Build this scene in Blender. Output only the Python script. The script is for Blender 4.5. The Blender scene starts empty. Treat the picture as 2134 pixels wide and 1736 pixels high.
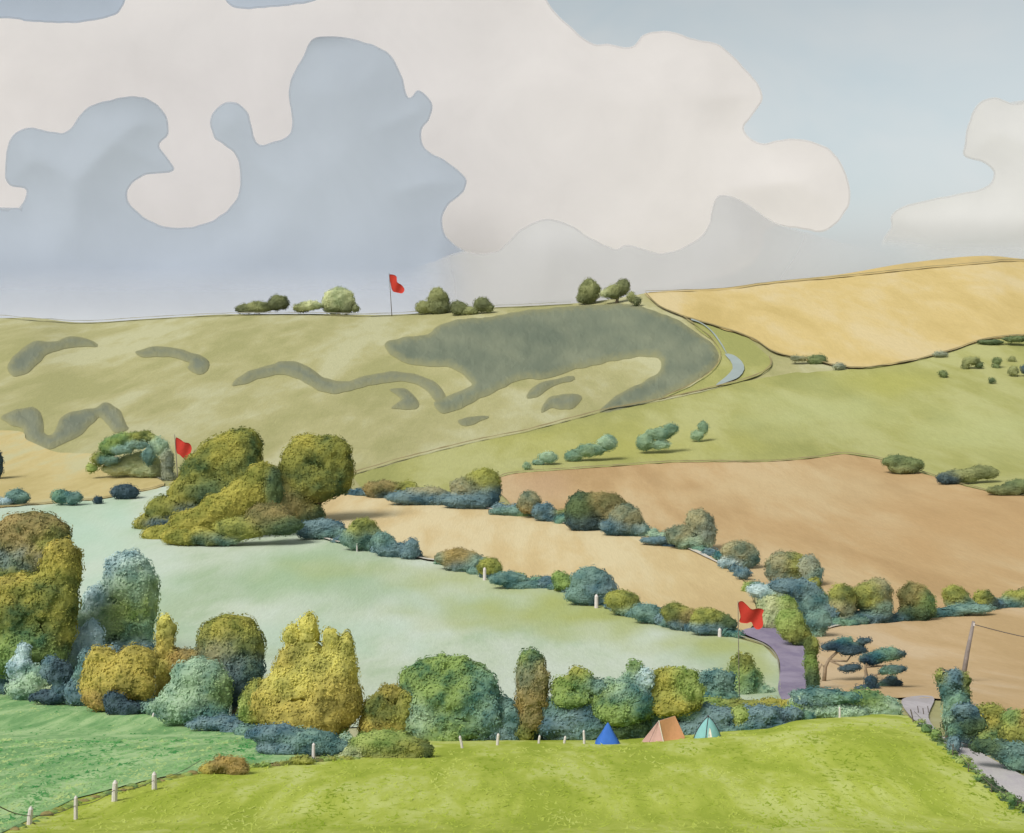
import bpy, math, random
import numpy as np
from mathutils import Vector, noise, geometry
random.seed(7); np.random.seed(7)
S = bpy.context.scene
COL = S.collection
# ---------------------------------------------------------------- survey of the hillside
# Bearings are in survey units (2134 across the view, focal 2576); the ground model below gives
# the distance of the ground on every bearing, so every item gets a true position and true size.
F, CX, YH = 2576.0, 1067.0, 700.0
def pchip(xs, ys):
    xs = np.array(xs, float); ys = np.array(ys, float)
    h = np.diff(xs); d = np.diff(ys) / h; m = np.zeros_like(ys)
    m[0], m[-1] = d[0], d[-1]
    for i in range(1, len(xs) - 1):
        if d[i-1] * d[i] > 0:
            w1, w2 = 2*h[i] + h[i-1], h[i] + 2*h[i-1]
            m[i] = (w1 + w2) / (w1 / d[i-1] + w2 / d[i])
    def f(x):
        x = np.clip(np.asarray(x, float), xs[0], xs[-1])
        i = np.clip(np.searchsorted(xs, x) - 1, 0, len(xs) - 2)
        t = (x - xs[i]) / h[i]
        return ((1+2*t)*(1-t)**2*ys[i] + t*(1-t)**2*h[i]*m[i] + t*t*(3-2*t)*ys[i+1] + t*t*(t-1)*h[i]*m[i+1])
    return f
_d = pchip([660, 700, 800, 900, 1000, 1100, 1200, 1300, 1430, 1485, 1538, 1550, 1640, 1736, 1767, 1822, 1988],
           np.log([960, 850, 680, 540, 430, 330, 255, 200, 140, 114, 97, 82, 58, 45, 20, 10, 4]))
_sky = pchip([-2600, -600, 0, 60, 170, 330, 480, 640, 800, 1000, 1200, 1330, 1345, 1500, 1580, 1750, 1900, 2060, 2134, 2300, 2800, 4700],
             [720, 690, 663, 662, 672, 663, 655, 654, 656, 642, 632, 614, 611, 602, 591, 573, 548, 534, 541, 548, 580, 640])
_brow = pchip([-2600, 900, 1200, 1300, 1500, 1600, 1660, 1750, 1830, 1900, 1990, 2134, 4700], [0, 0, 1, 3, 17, 25, 40, 46, 53, 50, 44, 36, 30])
_bw = pchip([1370, 1420, 1480, 1540, 1600, 1736], [0, .25, .9, 1, .6, 0])
def brow_row(x): return 1551 - float(_brow(x))
def ysky(x): return float(_sky(x))
def dist(x, y):
    ys = ysky(x)
    if y < 1000:
        u = min(1.0, (1000 - y) / (1000 - ys)); a = (1000 - ys) / 340
        ye = 1000 - 340 * (a*u + (1-a)*u*u)
    else: ye = y + float(_brow(x)) * float(_bw(y)) if 1370 < y < 1736 else y
    d = math.exp(float(_d(ye)))
    w = min(1, max(0, (1850 - ye) / 150))
    return d * (1 + 0.022 * w * noise.noise((x/280.0, ye/150.0, 3.1)))
def P(x, y, lift=0.0, d=None):
    d = dist(x, y) if d is None else d
    return Vector(((x - CX) / F * d, d, -(y - YH) / F * d + lift))
def lin(c):
    c = np.array(c, float) / 255.0
    return np.where(c <= 0.04045, c / 12.92, ((c + 0.055) / 1.055) ** 2.4)
E_F, E_L = 1.3, 0.71
# ---------------------------------------------------------------- materials
def new_mat(name):
    m = bpy.data.materials.new(name); m.use_nodes = True
    nt = m.node_tree; return m, nt, nt.nodes['Principled BSDF']
def ramp(nt, cols):
    r = nt.nodes.new('ShaderNodeValToRGB'); e = r.color_ramp.elements
    while len(e) < len(cols): e.new(0.5)
    for i, (p, c) in enumerate(cols):
        e[i].position = p; e[i].color = (*c, 1)
    return r
def noise_node(nt, vec, scale, detail=4, rough=0.55, dist_=0.0):
    n = nt.nodes.new('ShaderNodeTexNoise'); n.inputs['Scale'].default_value = scale
    n.inputs['Detail'].default_value = detail; n.inputs['Roughness'].default_value = rough
    n.inputs['Distortion'].default_value = dist_
    nt.links.new(vec, n.inputs['Vector']); return n
def field_mat(name, cols, size, stretch=4.0, grain=0.10, off=0.0, bump=0.25, e=None, alts=None):
    """washes of three soil / crop tones, broad patches drawn out along the slope plus a fine grain; size in metres"""
    e = e or E_F
    m, nt, b = new_mat(name)
    tc = nt.nodes.new('ShaderNodeTexCoord'); mp = nt.nodes.new('ShaderNodeMapping')
    mp.inputs['Scale'].default_value = (1/size, 1/(size*stretch), 1/size)
    mp.inputs['Location'].default_value = (off, off*1.7, 0)
    nt.links.new(tc.outputs['Object'], mp.inputs['Vector'])
    n1 = noise_node(nt, mp.outputs[0], 1.0, 3, 0.5, 0.4); n2 = noise_node(nt, mp.outputs[0], 4.3, 5, 0.6, 0.3)
    n3 = noise_node(nt, mp.outputs[0], 42, 3, 0.75)
    mx = nt.nodes.new('ShaderNodeMix'); mx.data_type = 'FLOAT'; mx.inputs[0].default_value = 0.36
    nt.links.new(n1.outputs[0], mx.inputs[2]); nt.links.new(n2.outputs[0], mx.inputs[3])
    k = len(cols)
    r = ramp(nt, [(0.41 + 0.18 * i / max(1, k-1), tuple(lin(c) / e)) for i, c in enumerate(cols)])
    nt.links.new(mx.outputs[0], r.inputs[0])
    mr = nt.nodes.new('ShaderNodeMapRange'); mr.inputs[1].default_value = 0.25; mr.inputs[2].default_value = 0.75
    mr.inputs[3].default_value = 1 - grain; mr.inputs[4].default_value = 1 + grain
    nt.links.new(n3.outputs[0], mr.inputs[0])
    mu = nt.nodes.new('ShaderNodeVectorMath'); mu.operation = 'SCALE'
    nt.links.new(r.outputs[0], mu.inputs[0]); nt.links.new(mr.outputs[0], mu.inputs['Scale'])
    if alts:
        at = nt.nodes.new('ShaderNodeAttribute'); at.attribute_name = 'sward'; sp = nt.nodes.new('ShaderNodeSeparateColor'); nt.links.new(at.outputs['Color'], sp.inputs[0])
        last = r.outputs[0]
        for i, c in enumerate(alts):
            mc = nt.nodes.new('ShaderNodeMix'); mc.data_type = 'RGBA'; nt.links.new(sp.outputs[i], mc.inputs[0]); nt.links.new(last, mc.inputs[6])
            mc.inputs[7].default_value = (*(lin(c)/e), 1); last = mc.outputs[2]
        nt.links.new(last, mu.inputs[0])
    nt.links.new(mu.outputs[0], b.inputs['Base Color'])
    b.inputs['Roughness'].default_value = 0.95; b.inputs['Specular IOR Level'].default_value = 0.1
    bp = nt.nodes.new('ShaderNodeBump'); bp.inputs['Strength'].default_value = bump; bp.inputs['Distance'].default_value = size * 0.02
    nt.links.new(n3.outputs[0], bp.inputs['Height']); nt.links.new(bp.outputs[0], b.inputs['Normal'])
    return m
def plain_mat(name, c, e=1.2, rough=0.7, var=0.12, scale=6.0, spec=0.2):
    m, nt, b = new_mat(name)
    tc = nt.nodes.new('ShaderNodeTexCoord'); n = noise_node(nt, tc.outputs['Object'], scale, 5, 0.65)
    a = lin(c) / e
    r = ramp(nt, [(0.3, tuple(a * (1 - var))), (0.7, tuple(np.minimum(a * (1 + var), 0.9)))])
    nt.links.new(n.outputs[0], r.inputs[0]); nt.links.new(r.outputs[0], b.inputs['Base Color'])
    b.inputs['Roughness'].default_value = rough; b.inputs['Specular IOR Level'].default_value = spec
    return m
def leaf_mat():
    m, nt, b = new_mat('foliage')
    at = nt.nodes.new('ShaderNodeAttribute'); at.attribute_name = 'tint'
    nt.links.new(at.outputs['Color'], b.inputs['Base Color'])
    b.inputs['Roughness'].default_value = 0.85; b.inputs['Specular IOR Level'].default_value = 0.12
    tr = nt.nodes.new('ShaderNodeBsdfTranslucent'); nt.links.new(at.outputs['Color'], tr.inputs['Color'])
    ms = nt.nodes.new('ShaderNodeMixShader'); ms.inputs[0].default_value = 0.38
    nt.links.new(b.outputs[0], ms.inputs[1]); nt.links.new(tr.outputs[0], ms.inputs[2])
    nt.links.new(ms.outputs[0], nt.nodes['Material Output'].inputs['Surface'])
    return m
LEAF = leaf_mat()
BARK = plain_mat('bark', (120, 108, 92), var=0.3, scale=3)
# ---------------------------------------------------------------- object helpers
def tag(o, label=None, cat=None, group=None, kind=None):
    if label: o['label'] = label
    if cat: o['category'] = cat
    if group: o['group'] = group
    if kind: o['kind'] = kind
    return o
def mesh_obj(name, V, faces, mat, parent=None, loc=None, tint=None, smooth=False):
    me = bpy.data.meshes.new(name)
    V = np.asarray(V, dtype=np.float32)
    if isinstance(faces, np.ndarray):
        nf, k = faces.shape
        me.vertices.add(len(V)); me.vertices.foreach_set('co', V.ravel())
        me.loops.add(nf * k); me.loops.foreach_set('vertex_index', faces.ravel().astype(np.int32))
        me.polygons.add(nf); me.polygons.foreach_set('loop_start', np.arange(0, nf*k, k, dtype=np.int32))
        me.polygons.foreach_set('loop_total', np.full(nf, k, dtype=np.int32))
        me.update(calc_edges=True)
    else:
        me.from_pydata([tuple(map(float, v)) for v in V], [], faces)
    if tint is not None:
        a = me.color_attributes.new('tint', 'FLOAT_COLOR', 'POINT')
        t = np.ones((len(V), 4), np.float32); t[:, :3] = tint
        a.data.foreach_set('color', t.ravel())
    if smooth: me.polygons.foreach_set('use_smooth', np.ones(len(me.polygons), dtype=bool))
    me.materials.append(mat)
    me.validate()
    o = bpy.data.objects.new(name, me); COL.objects.link(o)
    if parent is not None: o.parent = parent
    if loc is not None: o.location = loc
    return o
def empty(name, loc):
    o = bpy.data.objects.new(name, None); o.empty_display_size = 0.3; COL.objects.link(o); o.location = loc; return o
def crspline(pts, step, closed=True):
    """Catmull-Rom through pts, resampled about every step"""
    n = len(pts); out = []
    rng = range(n) if closed else range(n - 1)
    for i in rng:
        g = (lambda k: pts[k % n]) if closed else (lambda k: pts[min(max(k, 0), n-1)])
        p0, p1, p2, p3 = (np.array(g(k), float) for k in (i-1, i, i+1, i+2))
        L = np.linalg.norm(p2 - p1); m = max(1, int(L / step))
        for j in range(m):
            t = j / m
            out.append(0.5*((2*p1) + (-p0+p2)*t + (2*p0-5*p1+4*p2-p3)*t*t + (-p0+3*p1-3*p2+p3)*t**3))
    if not closed: out.append(np.array(pts[-1], float))
    return out
def densify(pts, step):
    out = []
    for i in range(len(pts)):
        a, b = np.array(pts[i], float), np.array(pts[(i+1) % len(pts)], float)
        m = max(1, int(np.linalg.norm(b - a) / step))
        out += [a + (b-a)*j/m for j in range(m)]
    return out
def in_poly(q, poly):
    x, y = q[:, 0], q[:, 1]; r = np.zeros(len(q), bool); n = len(poly); j = n - 1
    for i in range(n):
        xi, yi = poly[i]; xj, yj = poly[j]
        c = (yi > y) != (yj > y)
        r ^= c & (x < (xj - xi) * (y - yi) / (yj - yi + 1e-12) + xi); j = i
    return r
def edge_dist(q, poly):
    p = np.asarray(poly); a = p; b = np.roll(p, -1, 0); best = np.full(len(q), 1e9)
    for i in range(len(p)):
        d = b[i] - a[i]; L = max(1e-9, d @ d)
        t = np.clip(((q - a[i]) @ d) / L, 0, 1)
        best = np.minimum(best, np.linalg.norm(q - (a[i] + t[:, None]*d), axis=1))
    return best
def triang(poly, step, wob=0.0, inset=0):
    """triangles over a closed outline with an inner grid; returns points and faces"""
    B = np.array(poly)
    if wob:
        for p in B:
            p += wob * np.array([noise.noise((p[0]/22, p[1]/22, 1.0)), noise.noise((p[0]/22, p[1]/22, 9.0))])
    x0, y0 = B.min(0); x1, y1 = B.max(0)
    gx, gy = np.meshgrid(np.arange(x0, x1, step), np.arange(y0, y1, step * 0.8))
    q = np.stack([gx.ravel(), gy.ravel()], 1) + np.random.uniform(-.15, .15, (gx.size, 2)) * step
    q = q[in_poly(q, B)]
    if len(q): q = q[edge_dist(q, B) > step * 0.35]
    if inset:   # a second ring just inside the outline keeps the rim even
        t = np.roll(B, -1, 0) - np.roll(B, 1, 0); t /= np.linalg.norm(t, axis=1)[:, None] + 1e-9; nn = np.stack([-t[:, 1], t[:, 0]], 1)
        if not in_poly(B[:1] + nn[:1]*1.5, B)[0]: nn = -nn
        rg = B + nn*inset; rg = rg[in_poly(rg, B)]; rg = rg[edge_dist(rg, B) > inset*.8]
        q = np.concatenate([rg, q[edge_dist(q, B) > inset*1.7]])
    pts = [Vector(p) for p in B] + [Vector(p) for p in q]
    vs, _, fs, *_ = geometry.delaunay_2d_cdt(pts, [], [list(range(len(B)))], 1, 1e-4)
    return np.array([tuple(v) for v in vs]), [list(f) for f in fs], B
def patch(name, poly, mat, layer=1, step=14, curve=True, wob=2.0, label=None, cat=None, kind='structure', sward=None):
    """a sheet of crop, grass or road lying on the ground inside a traced boundary"""
    pl = crspline(poly, 7) if curve else densify(poly, 7)
    q, fs, _ = triang(pl, step, wob)
    V = []
    for x, y in q:
        d = dist(x, y); V.append(P(x, y, 0.0006 * d * layer, d))
    fs = [f[::-1] if geometry.normal([V[i] for i in f]).z < 0 else f for f in fs]
    o = mesh_obj(name, V, fs, mat, smooth=True)
    if sward:   # which grass or soil grows where: three kinds, soft-edged patches
        T = np.zeros((len(q), 4), np.float32); T[:, 3] = 1
        for ch, x, y, rx, ry, k in sward:
            w = np.array([noise.noise((a/70, b/30, ch)) for a, b in q])*.55
            T[:, ch] = np.maximum(T[:, ch], k*np.clip(1.25 - np.hypot((q[:, 0]-x)/rx, (q[:, 1]-y)/ry) + w, 0, 1))
        o.data.color_attributes.new('sward', 'FLOAT_COLOR', 'POINT').data.foreach_set('color', T.ravel())
    return tag(o, label, cat, None, kind)
def ribbon(name, pts, w, mat, layer=4, kind='structure', wob=1.0):
    q = crspline(pts, 6, closed=False); V = []; fs = []; w *= .85
    for i, p in enumerate(q):
        t = q[min(i+1, len(q)-1)] - q[max(i-1, 0)]; t = t / (np.linalg.norm(t) + 1e-9); n = np.array([-t[1], t[0]])
        ww = w * (0.75 + 0.6 * noise.noise((p[0]/25, p[1]/25, 5)))
        p = p + n * wob * noise.noise((p[0]/30, p[1]/30, 7))
        for s in (-.5, .5):
            x, y = p + n * ww * s; d = dist(x, y); V.append(P(x, y, 0.0006 * d * layer, d))
        if i: k = 2*i; fs.append([k-2, k-1, k+1, k])
    fs = [f[::-1] if geometry.normal([V[i] for i in f]).z < 0 else f for f in fs]
    return tag(mesh_obj(name, V, fs, mat, smooth=True), kind=kind)
def tube(V, fs, pts, rad, n=7):
    base = len(V); pts = [Vector(p) for p in pts]
    for i, p in enumerate(pts):
        t = (pts[min(i+1, len(pts)-1)] - pts[max(i-1, 0)]).normalized()
        u = t.cross(Vector((0.31, 0.9, 0.11))).normalized(); v = t.cross(u)
        r = rad[i] if hasattr(rad, '__len__') else rad
        for k in range(n):
            a = 2*math.pi*k/n; V.append(p + u*math.cos(a)*r + v*math.sin(a)*r)
    for i in range(len(pts)-1):
        for k in range(n):
            a, b = base+i*n+k, base+i*n+(k+1) % n; fs.append([a, b, b+n, a+n])
    fs.append([base+k for k in range(n)][::-1]); fs.append([base+(len(pts)-1)*n+k for k in range(n)])
# unit icosphere
import bmesh
def ico(sub):
    bm = bmesh.new(); bmesh.ops.create_icosphere(bm, subdivisions=sub, radius=1.0); bm.verts.ensure_lookup_table()
    v = np.array([tuple(p.co) for p in bm.verts]); f = np.array([[q.index for q in p.verts] for p in bm.faces]); bm.free(); return v, f
ICO = {k: ico(k) for k in (2, 3, 4)}
def nz(p, sc, off):
    return np.array([noise.noise((a*sc+off, b*sc+off*1.3, c*sc-off)) for a, b, c in p])
PAL = dict(  # blue, teal, navy and dkgreen also paint shade; oaklit paints sunlit leaves
    olive=((146,148,78),(104,112,62)), gold=((170,158,84),(140,132,70)), yellow=((186,180,100),(156,154,84)),
    brown=((146,132,88),(112,108,70)), teal=((116,142,130),(82,112,108)), blue=((112,134,136),(80,106,114)),
    paleblue=((172,188,188),(142,164,168)), green=((128,148,86),(88,116,78)), glauc=((154,174,148),(116,142,124)),
    navy=((74,92,98),(58,76,84)), dkgreen=((86,104,70),(60,80,62)), grey=((150,154,130),(124,132,116)),
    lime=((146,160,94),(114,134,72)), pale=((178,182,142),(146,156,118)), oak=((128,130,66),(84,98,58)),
    oaklit=((158,152,76),(122,124,60)), pine=((88,110,106),(54,74,84)), skytree=((138,142,98),(112,118,80)), skydark=((112,118,82),(90,96,70)), slopebush=((134,154,124),(108,134,112)), slopedark=((112,124,84),(92,106,76)), ochre=((160,138,82),(132,118,74)),
    scrub=((146,152,128),(120,130,112)), bluegreen=((112,142,118),(72,108,104)), greyolive=((150,146,112),(112,120,98)))
def foliage(lobes, bx, by, d, leaf, ymul=0.85, onground=False):
    """lobes merged into one smooth-jointed crown: a noisy solid heart and a coat of leaf clumps, about the plant's base"""
    s = d / F; nL = len(lobes); C = []; R = []; KA = []; KB = []; base = P(bx, by, 0, d)
    for i, (x, y, rx, ry, col) in enumerate(lobes):
        rd = (0.55*min(rx, ry) + 0.35*max(rx, ry)) * ymul
        if onground:
            di = dist(x, y + ry*.7); si = di/F; C.append(np.array(P(x, y, 0, di) - base)); R.append(np.array([rx, rd, ry])*si)
        else:
            C.append(np.array([(x-bx)*s, -(i-(nL-1)/2)*0.16*rd*s - 0.15*rd*s, (by-y)*s])); R.append(np.array([rx, rd, ry])*s)
        KA.append(lin(PAL[col][0])/E_L); KB.append(lin(PAL[col][1])/E_L)
    C, R, KA, KB = (np.array(q) for q in (C, R, KA, KB)); off = random.uniform(0, 50)
    def qn(p): return np.linalg.norm((p[:, None, :] - C)/R, axis=2)
    KK = 8.0
    def field(p): return -np.log(np.exp(-KK*(np.minimum(qn(p), 4)-1)).sum(1))/KK
    def settle(p, c):
        u = p - c; lo = np.full(len(p), .96); hi = np.full(len(p), 1.34); stuck = field(c + u*1.34) < 0
        for _ in range(9):
            m = (lo+hi)/2; g = field(c + u*m[:, None]) < 0
            lo = np.where(g, m, lo); hi = np.where(g, hi, m)
        return c + u*np.where(stuck, 1.0, lo)[:, None], stuck
    def tint(p, jit):
        m = nz(p/s, 1/26, off+3)*.32
        wq = np.exp(-5.5*np.minimum(qn(p), 5)*(1+m[:, None]*np.sin(np.arange(nL)*2.4))); wq /= wq.sum(1)[:, None]
        t = np.clip(.45 + 1.3*nz(p/s, 1/36, off+20) + .8*nz(p/s, 1/12, off+31) + jit, 0, 1.25)[:, None]
        return (wq@KA)*(1-t) + (wq@KB)*t*.96
    VV = []; FF = []; LV = []; LN = []; nv = 0; fin = leaf/6.0
    for i, (x, y, rx, ry, col) in enumerate(lobes):
        big = max(rx, ry); v, f = ICO[4 if big > 60 else 3 if big > 22 else 2]
        VV.append(settle(v*R[i] + C[i], C[i])[0]); FF.append(f + nv); nv += len(v)
        rd = R[i][1]/R[i][0]*rx; area = math.pi*(rx*ry + rx*rd + ry*rd)*4/3
        n = int(min(6500, max(30, 1.9*area/leaf**2)))
        u = np.random.normal(size=(n, 3)); u /= np.linalg.norm(u, axis=1)[:, None]
        p, st = settle(u*R[i] + C[i], C[i]); p = p[~st]
        w = np.exp(-KK*(np.minimum(qn(p), 4)-1)); gr = (w[:, :, None]*((p[:, None, :]-C)/R**2)).sum(1)
        gr /= np.linalg.norm(gr, axis=1)[:, None] + 1e-9
        LV.append(p); LN.append(gr)
    def rough(p, n_):
        h = nz(p/s, 1/(21*fin), off)*8.5*fin + nz(p/s, 1/(8*fin), off+9)*2.8*fin
        return p + n_*(h*s)[:, None]
    V = np.concatenate(VV); Fc = np.concatenate(FF)
    vn = np.concatenate([(q - C[i])/np.linalg.norm(q - C[i], axis=1)[:, None] for i, q in enumerate(VV)])
    T = tint(V, 0)*.98; V = rough(V, vn) - vn*2.6*fin*s
    p = np.concatenate(LV); nrm = np.concatenate(LN); n = len(p)
    lt = tint(p, np.random.normal(0, .08, n)) * np.random.uniform(.94, 1.06, n)[:, None]
    p = rough(p, nrm) + nrm*(np.random.uniform(-1.2, 2.0, n)*fin*s)[:, None]
    nrm = nrm + np.random.normal(size=(n, 3))*.26; nrm /= np.linalg.norm(nrm, axis=1)[:, None]
    a = np.cross(nrm, np.random.normal(size=(n, 3))); a /= np.linalg.norm(a, axis=1)[:, None]; b = np.cross(nrm, a)
    L = leaf*s*np.random.uniform(.45, 1.0, n)[:, None]; W = L*np.random.uniform(.5, .9, n)[:, None]
    q = np.stack([p - a*L*.6, p + b*W*.5 + nrm*L*.1, p + a*L*.6, p - b*W*.5 + nrm*L*.1], 1)
    lf = np.arange(4*n).reshape(-1, 4) + len(V)
    faces = [list(map(int, r)) for r in Fc] + [list(map(int, r)) for r in lf]
    return np.concatenate([V, q.reshape(-1, 3)]), faces, np.concatenate([T, np.repeat(lt, 4, 0)])
def plant(name, label, cat, base, lobes, leaf=5.0, group=None, trunk=None, parts=True, part=('crown', 'trunk'), d=None, tr=3.0, og=False):
    bx, by = base; d = d or dist(bx, by); s = d/F
    V, fs, T = foliage(lobes, bx, by, d, leaf, onground=og)
    loc = P(bx, by, 0, d)
    if not parts:
        return tag(mesh_obj(name, V, fs, LEAF, loc=loc, tint=T), label, cat, group)
    r = tag(empty(name, loc), label, cat, group)
    mesh_obj(part[0], V, fs, LEAF, parent=r, tint=T)
    tv, tf = [], []
    top = min(lobes, key=lambda l: l[1]); tx = (top[0]-bx)*s; tz = (by-top[1])*s
    tube(tv, tf, [(0, 0, -0.35), (tx*.15, 0, tz*.3), (tx*.5, .02, tz*.65), (tx, 0, tz)], [tr*s*1.25, tr*s, tr*s*.6, tr*s*.2])
    for l in lobes[:4]:
        if l is not top: tube(tv, tf, [(tx*.15, 0, tz*.25), ((l[0]-bx)*s*.6, 0, max(.1, (by-l[1])*s*.6)), ((l[0]-bx)*s, 0, (by-l[1])*s)], [tr*s*.6, tr*s*.4, tr*s*.15], 5)
    mesh_obj(part[1], tv, tf, BARK, parent=r, smooth=True)
    return r
# ================================================================ THE GROUND
M = dict(
    hill=field_mat('hill_grass', [(162,160,110),(174,170,122),(186,184,144)], 60, 4, .07),
    yellow=field_mat('ripe_corn', [(194,172,112),(204,182,124),(208,190,144)], 90, 4, .05, 3),
    ridge=field_mat('ridge_grass', [(186,166,116),(200,176,118)], 40, 3, .06, 9),
    slope=field_mat('slope_grass', [(154,156,94),(166,166,102),(178,178,120)], 60, 4, .07, 5, alts=[(184,188,132),(176,174,92),(170,170,90)]),
    brown=field_mat('bare_stubble', [(182,152,108),(194,165,120),(202,178,136)], 38, 5, .06, 2, alts=[(190,158,112),(202,180,138),(190,160,126)]),
    sand=field_mat('sandy_stubble', [(202,178,130),(210,188,140),(218,202,160)], 30, 6, .05, 8),
    pale=field_mat('pale_pasture', [(176,194,162),(194,206,182),(202,212,194)], 24, 5, .06, 12, alts=[(180,206,184),(154,180,140),(172,180,112)]),
    tan=field_mat('tan_stubble', [(190,162,118),(200,172,130),(206,182,146)], 20, 5, .06, 6),
    left=field_mat('corn_strip', [(190,174,118),(200,184,130),(194,188,144)], 26, 4, .06, 15),
    meadow=field_mat('meadow_grass', [(156,172,62),(176,188,80),(194,203,116)], 3.2, 7.5, .07, 1),
    lush=field_mat('lush_grass', [(120,164,106),(146,184,124),(172,202,144)], 2.0, 9, .10, 4),
    road=field_mat('lane_tarmac', [(136,126,148),(150,140,158),(158,148,166)], 6, 3, .06, 2),
    track=field_mat('track_gravel', [(176,170,170),(190,184,186),(198,194,190)], 4, 3, .08, 2),
    stream=plain_mat('stream_water', (152, 164, 160), rough=0.6, spec=.3, scale=.05),
    chalk=field_mat('chalk_path', [(200,196,184),(222,212,196)], 5, 4, .06),
    edge=field_mat('edge_line_brown', [(142,130,92),(156,144,104)], 10, 3, .12),
    edge2=field_mat('edge_line_grey', [(150,150,132),(168,166,148)], 10, 3, .12))
# one sheet: from behind the viewer's feet, over the far ridge and on to the horizon
xs = np.unique(np.concatenate([np.arange(-2600, -240, 120), np.arange(-240, 2380, 12), np.arange(2380, 4701, 120)]))
rows = []
for x in xs:
    ys = ysky(x)
    col = [P(x, 1988, 0)]
    z0 = col[0].z; col = [Vector(((x-CX)/F*4 + (x-CX)*.004, -60, z0+1)), Vector(((x-CX)/F*4, -4, z0+.2))] + col
    for y in (1940, 1890, 1850, 1822, 1800, 1780, 1767, 1750): col.append(P(x, y))
    for y in np.arange(1736, 1000, -11): col.append(P(x, y))
    for k in range(46): col.append(P(x, 1000 + (ys - 1000) * k / 45.0))
    top = col[-1]
    for dd, fall in ((25, 1.2), (70, 8), (160, 26), (320, 58), (700, 95), (1500, 110), (4000, 115), (9000, 118)):
        dn = top.y + dd; col.append(Vector(((x-CX)/F*dn, dn, top.z - fall)))
    rows.append(col)
nr = len(rows[0]); V = [v for c in rows for v in c]
fs = np.array([[i*nr+j, (i+1)*nr+j, (i+1)*nr+j+1, i*nr+j+1] for i in range(len(xs)-1) for j in range(nr-1)])
tag(mesh_obj('ground', V, fs, M['hill'], smooth=True), kind='structure')
sk = lambda a, b, n, dy=0: [(x, ysky(x)+dy) for x in np.linspace(a, b, n)]
patch('ridge_field', sk(1350, 2450, 40, .5) + [(2450, 700), (2134, 690), (1780, 700), (1500, 650), (1400, 625)], M['ridge'], 1, 16, False, 0)
patch('yellow_field', [(1343,614),(1420,611)] + [(1500,609),(1620,594),(1750,583),(1900,567),(2050,553),(2134,548),(2300,556),(2450,570),(2450,690),
      (2300,700),(2134,702),(2050,712),(1980,735),(1880,760),(1780,771),(1700,757),(1620,740),(1560,706),(1480,680),(1420,662),(1370,640)], M['yellow'], 2, 14, False)
patch('slope_field', [(735,992),(900,945),(1000,921),(1100,901),(1250,862),(1400,833),(1500,809),(1580,786),(1608,765),(1605,748),(1560,706),(1480,681),(1440,670),(1450,684),(1485,712),(1503,745),
      (1480,780),(1440,806),(1370,834),(1500,806),(1640,780),(1780,771),(1880,760),(1980,735),(2050,712),(2134,702),(2300,700),(2450,690),(2450,1060),(2134,1040),
      (2030,1022),(1900,982),(1840,962),(1760,952),(1700,960),(1600,967),(1500,967),(1250,980),(1075,992),(1040,1010),(900,1040),(760,1030)], M['slope'], 1, 14, False, sward=[(0,1700,860,200,50,.6),(0,2050,900,160,60,.6),(1,1300,930,260,40,.5),(1,1850,800,120,30,.5)])
patch('brown_field', [(1030,1015),(1040,998),(1075,989),(1250,977),(1400,967),(1500,965),(1600,965),(1700,957),(1760,949),(1840,961),(1900,981),(1970,1005),(2030,1020),(2134,1036),(2450,1060),
      (2450,1235),(2134,1262),(2000,1285),(1860,1302),(1720,1312),(1650,1300),(1600,1260),(1540,1205),(1480,1165),(1340,1125),(1210,1100),(1080,1072)], M['brown'], 2, 14, False, sward=[(0,2020,1110,260,90,.8),(0,1880,985,110,25,.7),(0,1700,1110,200,30,.4),(1,1680,1020,260,40,.6),(2,1120,1020,90,35,.6)])
patch('sand_field', [(640,1090),(658,1055),(700,1034),(800,1042),(1000,1062),(1080,1072),(1200,1100),(1330,1117),(1400,1135),(1480,1165),(1530,1195),(1570,1240),(1580,1300),(1545,1330),(1400,1312),
      (1280,1270),(1180,1230),(1020,1205),(940,1178),(860,1165),(750,1146),(640,1115)], M['sand'], 3, 14, False)
patch('pasture', [(-420,1075),(0,1062),(60,1057),(200,1045),(280,1030),(340,1018),(420,1010),(640,1085),(640,1112),(750,1148),(860,1166),(940,1180),(1020,1208),(1180,1235),(1280,1274),(1400,1313),
      (1530,1332),(1590,1348),(1622,1380),(1632,1450),(1640,1490),(1300,1500),(700,1520),(-420,1500)], M['pale'], 2, 14, False, sward=[(0,120,1110,230,90,.8),(0,260,1200,110,90,.6),(0,640,1330,260,40,.5),(1,620,1215,230,50,.75),(1,780,1240,150,40,.6),(1,1480,1370,90,40,.5),(2,1230,1280,330,52,1),(2,1500,1345,170,30,.9),(1,640,1170,160,26,.6),(2,960,1210,150,30,.7),(2,1060,1225,130,30,.7),(2,1560,1400,80,50,.8),(2,1450,1345,120,25,.6),(1,980,1270,180,30,.5),(2,700,1190,140,25,.4)])
patch('corn_strip', [(-420,930),(0,900),(60,922),(120,945),(200,950),(280,975),(330,1000),(342,1016),(280,1031),(200,1045),(60,1057),(-420,1075)], M['left'], 2, 12)
patch('tan_field', [(1690,1335),(1720,1312),(1860,1302),(2000,1285),(2134,1262),(2450,1235),(2450,1560),(2134,1520),(2000,1462),(1870,1458),(1700,1450)], M['tan'], 3, 12, False)
patch('lane', [(1545,1322),(1590,1312),(1625,1318),(1668,1345),(1684,1375),(1690,1420),(1680,1450),(1640,1470),(1622,1445),(1626,1400),(1620,1372),(1598,1348)], M['road'], 4, 8, True, .5)
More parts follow.
